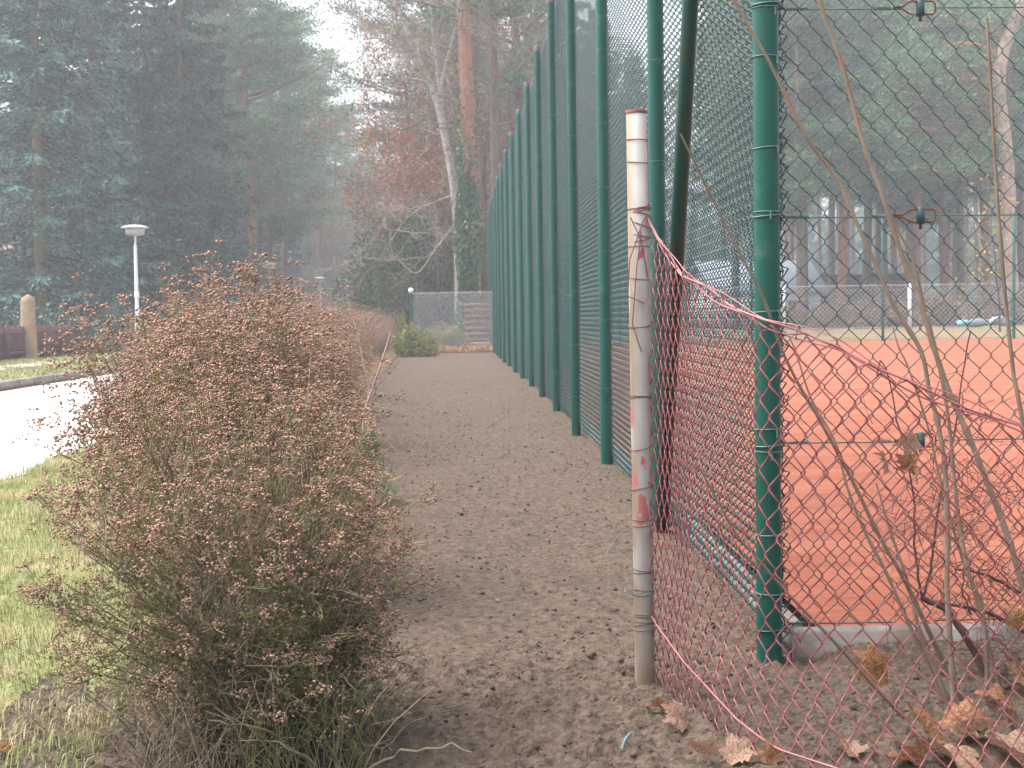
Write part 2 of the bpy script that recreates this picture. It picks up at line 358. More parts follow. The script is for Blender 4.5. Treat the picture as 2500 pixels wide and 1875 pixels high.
for i in range(90):
    o = obj('kerb_stone', kme, M['kerb'], kb, (rng.normal()*.004, i*1.0+(0), rng.normal()*.004))

# tennis court
sheet('clay_court_surface', 0, 40, np.concatenate([np.linspace(3.82, 8, 60), np.linspace(8.1, 41, 60)]), lambda y: np.full_like(y, .0)+np.interp(y, [3.7, 6.3, 14, 19, 24, 30, 41], [.99, 1.02, 1.04, 1.03, .99, .93, .89]), lin(24), lambda X, Y: .058+.004*vnoise(X*3, Y*3)+.002*vnoise(X*14, Y*14), M['clay'], True)
ck = thing('court_kerb', 'weathered concrete kerb boards framing the near corner of the orange clay court', 'kerb', (0, 0, 0))
q = B(); box(q, (.004, -.03, -.12), (.996, .03, .085), .008); kme2 = q.mesh('kerb_stone')
for i in range(22):
    o = obj('kerb_stone', kme2, M['kerb'], ck, (.90+i*1.0, 3.80, rng.normal()*.003))
def fx(y): return float(np.interp(y, [3.78, 6.28, 8.78, 14, 16.3, 19, 24, 30, 41.3], [.829, .880, .892, .903, .900, .895, .855, .80, .757]))
for i in range(37):
    y0, y1 = 3.86+i, 4.86+i
    o = obj('kerb_stone', kme2, M['kerb'], ck, (fx(y0)+.085, y0, rng.normal()*.003)); o.rotation_euler = (0, 0, math.pi/2-math.atan2(fx(y1)-fx(y0), 1.0))
sheet('grass_bank', 0, 30, np.linspace(41.0, 64, 40), lin(-1), lin(60), lambda X, Y: np.interp(Y, [41, 41.3, 46, 64], [-.03, .16, .22, .24])+.04*vnoise(X*.8, Y*.8), mat('bank', (.20, .19, .08), (.13, .10, .06), 1.6, .95, .03, 9, c3=(.22, .13, .085), c3scale=.5, c3lo=.45, c3hi=.55), True)

# ------------------------------------------------------------------ chain link
def chainlink(Wd, Hd, r, cw=.035, ch=.035, hooks=True, dep=.0022, sides=3, s0=0, jit=0.0):
    """zigzag wires of an interlinked mesh, flat: returns polylines (N,K,3) in (s, depth, z)"""
    nw = int(round(Wd/cw)); nr = int(round(Hd/ch))+1
    j = np.arange(nw)[:, None]; i = np.arange(nr)[None]
    left = ((i+j) % 2 == 0)
    x = np.where(left, j, j+1)*cw + np.where(left, -.0016, .0016); z = np.broadcast_to(i*ch, x.shape).astype(float)
    y = np.where(left, dep, -dep)
    if jit: x = x+jit*vnoise(np.broadcast_to(j, x.shape)*.21, np.broadcast_to(i, x.shape)*.17); z = z+jit*vnoise(np.broadcast_to(j, x.shape)*.13+30, np.broadcast_to(i, x.shape)*.19)
    if not hooks: return np.stack([x, y, z], -1)
    hz = ch*.13; hx = cw*.10*np.where(left, 1, -1)
    a = np.stack([x+hx*0.2, y*1.7, z-hz*.55], -1); c = np.stack([x+hx*.2, y*-.2, z+hz*.55], -1)
    out = np.stack([a, c], 2).reshape(nw, nr*2, 3)
    return out

fence = thing('court_side_fence', 'tall green chain link court fence with its row of posts receding along the soil path', 'fence', (fx(3.78), 3.78, 0))
fl = np.array(fence.location)
FH = 4.07
ydist = [3.78+2.5*i for i in range(16)]
# post mesh
def post_mesh(r, h):
    q = B(); lathe(q, [(r, -.35), (r, h-.02), (r*.97, h-.003), (.0005, h)], sides=20); return q.mesh('post', True)
pm_corner = post_mesh(.0350, FH); pm = post_mesh(.0375, FH)
q = B(); lathe(q, [(.041, FH-.05), (.041, FH+.004), (.034, FH+.016), (.001, FH+.02)], sides=16); capm = q.mesh('post_cap', True)
def ring_mesh(r, wr=.0022, tail=True, tilt=.02, seed=0):
    q = B(); th = np.linspace(0, 2*math.pi, 17)
    p = np.stack([r*np.cos(th), r*np.sin(th), tilt*r*np.cos(th+seed)], -1)
    V, F = tubes(p[None], wr, 4); q.add(V, F)
    if tail:
        p = np.array([(r*.35, -r*.98, 0), (r*.4, -r*1.05, -.008), (r*.38, -r*1.06, -.022)]); V, F = tubes(p[None], wr, 4); q.add(V, F)
    return q.mesh('wire_tie')
rm_c = ring_mesh(.0368); rm = ring_mesh(.0386, .0012)
M['post'].node_tree  # keep
for k, yd in enumerate(ydist):
    x = fx(yd)
    o = obj('post', pm_corner if k == 0 else pm, M['post'], fence, (x-fl[0], yd-fl[1], 0), label='thick corner post nearest the camera, at the end of the mesh' if k == 0 else None)
    obj('post_cap', capm, M['cap'], o)
    if k < 6:
        zs = [.18, .34, .56, .64, .98, 1.22, 1.40, 1.66, 1.79, 2.1, 2.45, 2.8, 3.3, 3.8] if k == 0 else [.3+.42*i+.1*(k % 3) for i in range(9)]
        for z in zs:
            t_ = obj('wire_tie', rm_c if k == 0 else rm, M['tie'], o, (0, 0, z+.02*random.uniform(-1, 1))); t_.rotation_euler = (random.uniform(-.05, .05), random.uniform(-.05, .05), random.uniform(-.4, .4))
def map_side(pl, y0, y1):
    s = pl[..., 0]/(2.5)*(y1-y0)+y0
    bulge = .012*vnoise(s*.9, pl[..., 2]*.8)
    x = np.interp(s, ydist, [fx(a) for a in ydist])+.046+pl[..., 1]+bulge*0.6
    return np.stack([x-fl[0], s-fl[1], pl[..., 2]+.03], -1)
for k in range(15):
    near = k < 3
    pl = chainlink(2.5, FH-.1, .0015, hooks=near, dep=.0075)
    if k < 3:
        V, F = tubes(map_side(pl, ydist[k], ydist[k+1]), .0025, 3)
        obj('mesh_panel', mesh_np('mesh_panel', V, F, True), M['wire'], fence)
    else:
        if k == 3:
            s_ = pl[..., 0]; V, F = tubes(np.stack([pl[..., 1]+.008*vnoise(s_*2.5, pl[..., 2]*.8), s_, pl[..., 2]+.03], -1), .0029, 3)
            far_panel = mesh_np('mesh_panel', V, F, True)
        o = obj('mesh_panel', far_panel, M['wire'], fence, (fx(ydist[k])+.046-fl[0], ydist[k]-fl[1], 0)); o.rotation_euler = (0, 0, -math.atan2(fx(ydist[k+1])-fx(ydist[k]), 2.5))
for z in (.075, .60, 1.22, 1.79, 2.4, 3.0, 3.6, FH-.05):
    yy = np.linspace(3.78, ydist[-1], 31); p = np.stack([[fx(a)+.050-fl[0] for a in yy], yy-fl[1], np.full_like(yy, z)], -1)
    V, F = tubes(p[None], .0022, 4); obj('tension_wire', mesh_np('tension_wire', V, F), M['wire'], fence)
# leaning brace
q = B(); tube_capped(q, [(.862-fl[0], 6.12-fl[1], -.05), (.8535-fl[0], 5.21-fl[1], 1.975), (.845-fl[0], 4.30-fl[1], 4.0)], .030, 18)
o = obj('brace', q.mesh('brace', True), mat('dark_green_brace', (.003, .035, .026), (.05, .028, .02), 3, .4, c3=(.003, .045, .033), c3scale=5, c3lo=.35, c3hi=.5), fence, label='slanting brace tube leaning from the second post up towards the corner post')
# front return panels facing the camera
YF = 3.78
def map_front(pl, x0):
    x = x0+pl[..., 0]; z = pl[..., 2]+.03
    y = YF+.046+pl[..., 1]+.006*vnoise(x*2, z*2)
    return np.stack([x-fl[0], y-fl[1], z], -1)
pl = chainlink(2.52, FH-.1, .0016, cw=.0335, ch=.040, jit=.004)
V, F = tubes(map_front(pl, fl[0]+.036), .00170, 3)
obj('mesh_panel', mesh_np('mesh_panel', V, F, True), M['wire'], fence, label='front mesh panel facing the camera')
pl = chainlink(2.52, FH-.1, .0016, cw=.0335, ch=.040, hooks=False)
V, F = tubes(map_front(pl, fl[0]+.036+2.6), .00165, 3)
obj('mesh_panel', mesh_np('mesh_panel', V, F, True), M['wire'], fence)
for k in (1, 2):
    o = obj('post', pm, M['post'], fence, (2.6*k, 0, 0)); obj('post_cap', capm, M['cap'], o)
# selvedge rod woven down the mesh beside the corner post
z = np.linspace(.04, FH-.05, 240); p = np.stack([.043+.0035*np.sin(z*90)+.002*np.sin(z*37), np.full_like(z, .05)+.003*np.cos(z*90), z], -1)
q = B(); q.add(*tubes(p[None], .0032, 5)); p2 = p.copy(); p2[:, 0] += .006; p2[:, 0] += .003*np.cos(z*70); q.add(*tubes(p2[None], .0018, 4))
obj('selvedge_rod', q.mesh('selvedge_rod', True), M['wire'], fence)
def coil(p0, p1, r, turns, wr):
    th = np.linspace(0, turns*2*math.pi, turns*8+1); t = th/th[-1]
    return np.stack([p0[0]+(p1[0]-p0[0])*t, p0[1]+r*np.cos(th), p0[2]+(p1[2]-p0[2])*t+r*np.sin(th)], -1), wr
tens = B()
bolt = B(); box(bolt, (-.011, -.012, -.026), (.011, .012, .026), .004); lathe(bolt, [(.0001, -.042), (.006, -.042), (.006, -.026)], sides=8); bme = bolt.mesh('barrel')
fr = B(); p = np.array([(-.075, 0, .002), (-.05, 0, .003), (-.03, 0, .016), (-.02, 0, .018), (.035, 0, .018), (.042, 0, .010), (.042, 0, -.010), (.035, 0, -.018), (-.02, 0, -.018), (-.03, 0, -.016), (-.05, 0, -.003), (-.075, 0, -.002)])
fr.add(*tubes(p[None], .0026, 6)); frm = fr.mesh('tensioner_frame', True)
for z in (.085, .594, 1.22, 1.79, 2.4, 3.0, 3.6, FH-.05):
    x0 = .036; xt = 1.27-fl[0]
    q = B()
    xx = np.linspace(x0, xt-.07, 12); q.add(*tubes(np.stack([xx, np.full_like(xx, .052), z-.004*np.sin((xx-x0)*2.5)], -1)[None], .0022, 5))
    xx = np.linspace(xt+.04, 5.2, 16); q.add(*tubes(np.stack([xx, np.full_like(xx, .052), z-.003*np.sin((xx-xt))], -1)[None], .0022, 5))
    c_, w_ = coil((x0+.035, .052, z), (x0+.095, .052, z), .0042, 8, .0018); q.add(*tubes(c_[None], w_, 4))
    if z > .2:
        c_, w_ = coil((xt-.13, .052, z), (xt-.08, .052, z), .0042, 7, .0018); q.add(*tubes(c_[None], w_, 4))
    th = np.linspace(-.3, math.pi*2-.3, 18); q.add(*tubes(np.stack([.038*np.cos(th), .0+.038*np.sin(th), z+.003*np.cos(th)], -1)[None], .0026, 5))
    q.add(*tubes(np.array([(.036, .01, z+.002), (.05, .045, z), (.075, .052, z)])[None], .0026, 5))
    obj('tension_wire', q.mesh('tension_wire', True), M['tie'] if z > .2 else M['wire'], fence)
    if z > .2:
        o = obj('tensioner', frm, M['rust'], fence, (xt, .050, z)); o2 = obj('tensioner_barrel', bme, M['wire'], o); o2.scale = (.8, .8, .9)

# ------------------------------------------------------------------ red wire fence with white pipe post
wf = thing('red_wire_fence', 'sagging red coated wire fence tied to an old white pipe post in the foreground', 'fence', (.453, 3.55, 0))
wl = np.array(wf.location)
def whitepipe():
    m = bpy.data.materials.new('old_white_pipe_paint'); m.use_nodes = True; t = m.node_tree; n = t.nodes; l = t.links; p = n['Principled BSDF']
    p.inputs['Roughness'].default_value = .55
    tc = n.new('ShaderNodeTexCoord')
    def noise(sc, lo, hi, st=(1, 1, 1), det=4):
        mp = n.new('ShaderNodeMapping'); mp.inputs['Scale'].default_value = st; l.new(tc.outputs['Object'], mp.inputs[0])
        a = n.new('ShaderNodeTexNoise'); a.inputs['Scale'].default_value = sc; a.inputs['Detail'].default_value = det; l.new(mp.outputs[0], a.inputs['Vector'])
        r = n.new('ShaderNodeMapRange'); r.inputs['From Min'].default_value = lo; r.inputs['From Max'].default_value = hi; l.new(a.outputs['Fac'], r.inputs['Value']); return r.outputs[0]
    def mix(f, a, b):
        x = n.new('ShaderNodeMix'); x.data_type = 'RGBA'; l.new(f, x.inputs['Factor'])
        if isinstance(a, tuple): x.inputs['A'].default_value = (*a, 1)
        else: l.new(a, x.inputs['A'])
        x.inputs['B'].default_value = (*b, 1); return x.outputs['Result']
    sep = n.new('ShaderNodeSeparateXYZ'); l.new(tc.outputs['Object'], sep.inputs[0])
    base = mix(noise(6, .4, .6), (.37, .36, .355), (.29, .275, .265))
    # yellowed rust streaks on the left flank
    xr = n.new('ShaderNodeMapRange'); l.new(sep.outputs['X'], xr.inputs['Value']); xr.inputs['From Min'].default_value = -.004; xr.inputs['From Max'].default_value = -.022
    ml = n.new('ShaderNodeMath'); ml.operation = 'MULTIPLY'; l.new(xr.outputs[0], ml.inputs[0]); l.new(noise(14, .38, .52, (1, 1, .3)), ml.inputs[1])
    base = mix(ml.outputs[0], base, (.20, .14, .085))
    base = mix(noise(70, .70, .74), base, (.20, .09, .05))
    xr2 = n.new('ShaderNodeMapRange'); l.new(sep.outputs['X'], xr2.inputs['Value']); xr2.inputs['From Min'].default_value = .012; xr2.inputs['From Max'].default_value = .024
    ml2 = n.new('ShaderNodeMath'); ml2.operation = 'MULTIPLY'; l.new(xr2.outputs[0], ml2.inputs[0]); l.new(noise(18, .3, .55, (1, 1, .25)), ml2.inputs[1])
    base = mix(ml2.outputs[0], base, (.30, .13, .10))
    # red paint splashes below 1.22 m
    zr = n.new('ShaderNodeMapRange'); l.new(sep.outputs['Z'], zr.inputs['Value']); zr.inputs['From Min'].default_value = 1.24; zr.inputs['From Max'].default_value = 1.20
    mr_ = n.new('ShaderNodeMath'); mr_.operation = 'MULTIPLY'; l.new(zr.outputs[0], mr_.inputs[0]); l.new(noise(20, .595, .62, (1.2, 1.2, .55), 3), mr_.inputs[1])
    base = mix(mr_.outputs[0], base, (.34, .085, .09))
    # soil stained foot
    zf = n.new('ShaderNodeMapRange'); l.new(sep.outputs['Z'], zf.inputs['Value']); zf.inputs['From Min'].default_value = .55; zf.inputs['From Max'].default_value = .15
    mf = n.new('ShaderNodeMath'); mf.operation = 'MULTIPLY'; l.new(zf.outputs[0], mf.inputs[0]); l.new(noise(7, .2, .55, (1, 1, .6)), mf.inputs[1])
    base = mix(mf.outputs[0], base, (.17, .125, .088))
    l.new(base, p.inputs['Base Color']); return m
M['oldpipe'] = whitepipe()
PH = .96+(690-243-12)/3000*3.55
q = B(); r0 = .0262
lathe(q, [(r0, -.3), (r0, .5), (r0*1.01, 1.0), (r0, PH), (r0-.003, PH+.001), (r0-.004, PH-.004), (r0-.004, PH-.12), (.001, PH-.12)], sides=28)
post = obj('post', q.mesh('post', True), M['oldpipe'], wf, label='white painted pipe post, rusty, splashed with red')
post.rotation_euler = (0, math.radians(-.25), 0)
q = B(); lathe(q, [(r0+.0012, PH-.006), (r0+.0014, PH+.0016), (r0-.0036, PH+.0026)], sides=28); obj('rusty_rim', q, M['rust'], post)
for i, z in enumerate([1.40, 1.345, 1.225, 1.13, 1.05, .93, .925, .75, .742, .615, .51, .43, .415, .30, .292, .245, .235, .185, .176, .165, .155, .145]):
    th = np.linspace(0, 2*math.pi*1.15, 22); s_ = random.uniform(-.006, .006); rr = r0+.0016
    p = np.stack([rr*np.cos(th), rr*np.sin(th), z+s_*np.cos(th+i)+.002*th/6], -1)
    obj('binding_wire', mesh_np('binding_wire', *tubes(p[None], .0011, 4)), M['darktie'], post)
p = P((1365, 1140, 3.54), (1340, 1155, 3.45), (1322, 1175, 3.40), (1310, 1200, 3.38))-wl
obj('binding_wire', mesh_np('binding_wire', *tubes(p[None], .0011, 4)), M['tie'], post)
p = P((1352, 1268, 3.54), (1350, 1278, 3.50), (1375, 1285, 3.50), (1410, 1275, 3.52), (1412, 1262, 3.55))-wl
obj('binding_wire', mesh_np('binding_wire', *tubes(p[None], .0013, 4)), M['tie'], post)

path = np.array([(.462, 3.555), (.485, 3.50), (.52, 3.38), (.555, 3.25), (.592, 3.11), (.65, 2.99), (.76, 2.91), (.93, 2.87), (1.15, 2.84), (1.5, 2.82), (2.0, 2.80)])
seg = np.r_[0, np.cumsum(np.linalg.norm(np.diff(path, axis=0), axis=1))]
def pathpt(s): return np.interp(s, seg, path[:, 0]), np.interp(s, seg, path[:, 1])
# height of the top edge along the path
topz_s = []; topz = []
for (u, v) in [(1390, 452), (1420, 515), (1475, 592), (1570, 652), (1660, 698), (1745, 722), (1810, 745), (1900, 800), (2000, 845), (2212, 925)]:
    best = None
    for s in np.linspace(0, seg[-1], 1500):
        x_, y_ = pathpt(s); w = at(u, v, y_)
        e = abs(w[0]-x_)
        if best is None or e < best[0]: best = (e, s, w[2])
    topz_s.append(best[1]); topz.append(best[2])
topz_s = np.array(topz_s); topz = np.array(topz)
o_ = np.argsort(topz_s); topz_s = topz_s[o_]; topz = topz[o_]
def ztop(s): return np.interp(s, topz_s, topz, right=topz[-1]-.02)
MLEN = 2.4
pl = chainlink(MLEN+.28, 1.5, .0015, cw=.0265, ch=.0370, jit=.007)
s_m = pl[..., 0]
s_w = np.where(s_m < .42, s_m*.42/.70*1.0, s_m-.42*(1-.6))     # slack mesh bunched up near the post
s_w = s_w+.11*(pl[..., 2]-.5)*np.exp(-s_w*1.2)*.6                # sheared cells
s_w = np.clip(s_w, -.012, None)
zt = ztop(s_w); z_ = np.minimum(pl[..., 2]-.05, zt+.008*np.sin(pl[..., 0]*90))
xw, yw = pathpt(np.clip(s_w, 0, seg[-1]))
over = np.clip(pl[..., 2]-.05-zt, 0, 1)
dd = pl[..., 1]*1.2+.012*vnoise(s_w*6, z_*5)
flare = lambda s, z: .17*np.clip((.22-z)/.25, 0, 1)*np.clip(s*2.2-.15, 0, 1)
V3 = np.stack([xw-wl[0]-dd*.5, yw-wl[1]-dd*.8-flare(s_w, z_), z_], -1)
# drop wire points that pile up above the top wire
keepK = (pl[..., 2]-.05 < zt+.028)
q = B()
for k in range(V3.shape[0]):
    c = int(keepK[k].sum())
    if c > 3: q.add(*tubes(V3[k:k+1, :c], .0019, 5))
obj('wire_mesh', q.mesh('wire_mesh', True), M['redwire'], wf)
for dz, rr, ph_ in ((0, .0028, 0), (-.012, .0020, 2.2), (.010, .0014, 4.1)):
    ss = np.linspace(0, 2.0, 160); xx, yy = pathpt(ss)
    zz = ztop(ss)+dz*np.clip(ss*4, .2, 1)+.004*np.sin(ss*23+ph_)
    p = np.stack([xx-wl[0]-.003*np.cos(ss*23+ph_), yy-wl[1]-.004*np.cos(ss*21+ph_), zz], -1)
    obj('top_wire', mesh_np('top_wire', *tubes(p[None], rr, 6), True), M['pinkwire'], wf)
# cut wire ends at the knuckles
q = B()
for s in np.arange(.04, 1.9, .0285*2):
    if rng.random() < .65:
        x_, y_ = pathpt(s); z0 = ztop(s); a = rng.normal(size=3)*.006
        p = np.array([(x_-wl[0], y_-wl[1]-.004, z0-.02), (x_-wl[0]+.004, y_-wl[1]-.006, z0+.002), (x_-wl[0]+.008+a[0], y_-wl[1]-.004+a[1], z0+.016+a[2]*.8)])
        q.add(*tubes(p[None], .0017, 5))
obj('wire_ends', q, M['redwire'], wf, kind='stuff')
ss = np.linspace(0.02, 1.1, 60); xx, yy = pathpt(ss)
zz = np.interp(ss, [0, .06, .20, .38, .55, .75, 1.1], [.20, .16, .11, .075, .045, .02, .0]); yy = yy-flare(ss, zz)
obj('bottom_wire', mesh_np('bottom_wire', *tubes(np.stack([xx-wl[0]-.004, yy-wl[1]-.004, zz], -1)[None], .0024, 6), True), M['pinkwire'], wf)
# wires wrapped round the post
q = B()
for i in range(7):
    th = np.linspace(-2.6, 3.2, 20); z0 = 1.235-.012*i
    q.add(*tubes(np.stack([.0285*np.cos(th), .0285*np.sin(th), z0+.02*np.sin(th*.5+i)], -1)[None], .0016, 5))
for pp in ([(1392, 470, 3.52), (1360, 560, 3.515), (1356, 640, 3.515), (1392, 655, 3.52)], [(1385, 500, 3.52), (1375, 580, 3.515), (1366, 700, 3.515), (1385, 760, 3.52)], [(1362, 470, 3.515), (1385, 520, 3.515), (1400, 600, 3.53)]):
    q.add(*tubes((P(*pp)-wl)[None], .0016, 5))
obj('wrapped_wire', q.mesh('wrapped_wire', True), M['redwire'], wf)

def smooth_hp(p):
    t = np.linspace(0, len(p)-1, 24); i = np.arange(len(p)); return np.stack([np.polyval(np.polyfit(i, p[:, k], 3), t) for k in range(3)], -1)
hp = P((1362, 1585, 3.05), (1350, 1600, 3.03), (1344, 1620, 3.02), (1344, 1642, 3.0), (1352, 1664, 2.99), (1366, 1690, 2.97))
obj('bent_wire', mesh_np('bent_wire', *tubes(smooth_hp(hp)[None], .0042, 8), True), M['bluewire'], label='bent blue grey wire end sticking up out of the soil left of the red fence', cat='wire')

# ------------------------------------------------------------------ canes between the fences
def smooth_poly(p, n=6):
    p = np.asarray(p, float); t = np.arange(len(p)); tt = np.linspace(0, len(p)-1, (len(p)-1)*n+1)
    out = np.zeros((len(tt), 3))
    for i, x in enumerate(tt):
        k = min(int(x), len(p)-2); f = x-k
        p0 = p[max(k-1, 0)]; p1 = p[k]; p2 = p[k+1]; p3 = p[min(k+2, len(p)-1)]
        out[i] = .5*((2*p1)+(-p0+p2)*f+(2*p0-5*p1+4*p2-p3)*f*f+(-p0+3*p1-3*p2+p3)*f**3)
    return out
shrub = thing('bare_cane_shrub', 'leafless shrub of long pale brown canes standing between the red fence and the court', 'shrub', (1.15, 3.3, 0))
sl = np.array(shrub.location)
canes = [  # pixel (2500 wide), from tip to root; D range; tip and root radius
 ([(1770,-60),(1792,0),(1876,147),(1966,328),(2045,440),(2091,543),(2147,667),(2184,750),(2247,854),(2267,944),(2292,1045),(2309,1166),(2313,1325),(2312,1439),(2323,1612),(2328,1716),(2343,1860)], 3.50, 3.25, .0035, .0072),
 ([(1985,-60),(2000,0),(2060,170),(2105,340),(2156,482),(2202,623),(2236,708),(2250,750),(2295,895),(2333,993),(2368,1072),(2430,1228),(2465,1325),(2500,1440),(2540,1560),(2560,1700)], 3.45, 3.20, .0045, .0080),
 ([(2150,470),(2190,560),(2225,623),(2258,753),(2267,780),(2298,923),(2316,1027),(2333,1200),(2350,1325),(2364,1397),(2399,1494),(2410,1640),(2400,1780)], 3.50, 3.35, .0028, .0060),
 ([(1661,326),(1732,470),(1788,583),(1862,725),(1907,850),(1953,944),(1987,1000),(2025,1069),(2063,1138),(2094,1200),(2145,1305),(2198,1397),(2233,1466),(2274,1556),(2316,1640),(2360,1730)], 3.15, 3.35, .0022, .0062),
 ([(1700,1130),(1740,1200),(1795,1300),(1847,1362),(1930,1456),(2021,1550),(2091,1626),(2143,1685),(2212,1754),(2316,1850),(2420,1920)], 3.12, 3.2, .002, .0055),
 ([(2409,45),(2417,170),(2429,397),(2440,555),(2457,754),(2474,907),(2482,951),(2500,1045),(2530,1200),(2560,1400),(2580,1650)], 3.40, 3.30, .0035, .0065),
 ([(1925,820),(1942,857),(1980,972),(2039,1079),(2066,1183),(2108,1291),(2163,1397),(2212,1508),(2260,1612),(2300,1700),(2330,1800)], 3.50, 3.35, .0016, .0058),
 ([(2180,800),(2195,850),(2219,902),(2264,1038),(2290,1150),(2330,1300),(2380,1450),(2420,1600),(2450,1720)], 3.50, 3.4, .0015, .0050),
 ([(2139,1180),(2175,1300),(2215,1420),(2245,1540),(2290,1650),(2330,1760)], 3.42, 3.35, .002, .0075),
]
for pts, D0, D1, ra, rb in canes:
    nP = len(pts); p = smooth_poly([at(u, v, D0+(D1-D0)*i/(nP-1), 2500) for i, (u, v) in enumerate(pts)], 5)
    K = len(p); tt = np.linspace(0, 1, K); r = ra+(rb-ra)*tt
    r = r*1.0*(1+.10*(np.arange(K) % 9 == 4)); r = np.where(np.arange(K) % 11 == 5, r*1.35, r)
    V, F = tubes((p-sl)[None], r[None], 8); obj('cane', mesh_np('cane', V, F, True), M['cane'], shrub)
# second shrub: dark thorny
thorn = thing('thorny_shrub', 'small dark thorny shrub with tangled fine twigs low behind the red fence', 'shrub', (1.28, 3.45, 0))
tl = np.array(thorn.location)
dark = [([(2368,809),(2347,944),(2330,1062),(2295,1218),(2280,1325),(2270,1400),(2253,1460)], .0018, .004),
        ([(2150,880),(2167,916),(2198,1055),(2226,1176),(2233,1325),(2240,1400),(2250,1462)], .0015, .0035),
        ([(2250,1460),(2310,1490),(2360,1560),(2400,1640),(2430,1730)], .0075, .010),
        ([(2500,1450),(2440,1420),(2380,1395),(2330,1390)], .006, .003), ([(2253,1465),(2350,1480),(2420,1500),(2500,1540),(2580,1600)], .004, .007),
        ([(2340,1300),(2355,1380),(2350,1440),(2370,1500)], .001, .003)]
for pts, ra, rb in dark:
    p = smooth_poly([at(u, v, 3.5, 2500) for (u, v) in pts], 5); p += rng.normal(size=p.shape)*.0012
    obj('branch', mesh_np('branch', *tubes((p-tl)[None], np.linspace(ra, rb, len(p))[None], 6), True), M['darktwig'], thorn)
q = B()
tw = []
for _ in range(620):
    u = rng.normal(2330, 110); v = rng.normal(1250, 130)
    if rng.random() < .3: u = rng.uniform(2380, 2500); v = rng.uniform(1350, 1650)
    if u < 2130 or v < 800: continue
    p0 = at(u, v, 3.5+rng.normal()*.06, 2500); d = rng.normal(size=3); d /= np.linalg.norm(d); L_ = rng.uniform(.03, .10)
    bend = rng.normal(size=3)*.018
    tw.append([p0-tl, p0+d*L_*.35+bend*.5-tl, p0+d*L_*.7+bend-tl, p0+d*L_+bend*.6+rng.normal(size=3)*.01-tl])
q.add(*tubes(np.array(tw), np.array([.0010, .0009, .0007, .0004]), 3))
obj('twigs', q, M['darktwig'], thorn, kind='stuff')

# ------------------------------------------------------------------ dry leaves
def leaf_mesh(seed, lobes=5, curl=.5):
    r_ = np.random.default_rng(seed); n = 44
    th = np.linspace(0, 2*math.pi, n, endpoint=False)
    k = (th/(2*math.pi)*(lobes+1))
    rad = .68+.32*np.abs(np.cos(k*math.pi))**1.4*np.where(np.abs(th-math.pi) > 2.7, .5, 1)
    rad = rad*(1+.05*np.sign(np.sin(th*21)))*(1+.1*r_.normal(size=n))
    ring = np.stack([rad*np.sin(th), rad*-np.cos(th)*1.0, np.zeros(n)], -1)
    V = [np.zeros((1, 3)), ring*.33, ring*.66, ring]; V = np.concatenate(V)
    x, y = V[:, 0], V[:, 1]; a, b, c, d = r_.normal(size=4)
    V[:, 2] = curl*(.45*a*x*x+.45*b*y*y+.4*c*x*y+.12*np.sin(3.1*x+d)+.10*np.sin(4.3*y+a)) + .03*r_.normal(size=len(V))
    V[:, 0] *= 1-.25*curl*abs(c)*.6; V[:, 0] += .15*V[:, 2]
    V -= V.mean(0)
    F = []
    for i in range(n):
        j = (i+1) % n
        F.append((0, 1+i, 1+j))
        for rr in (0, 1):
            a0 = 1+rr*n; F += [(a0+i, a0+n+i, a0+n+j), (a0+i, a0+n+j, a0+j)]
    me = mesh_np('dry_leaf', V*.5, np.array(F), True)
    return me
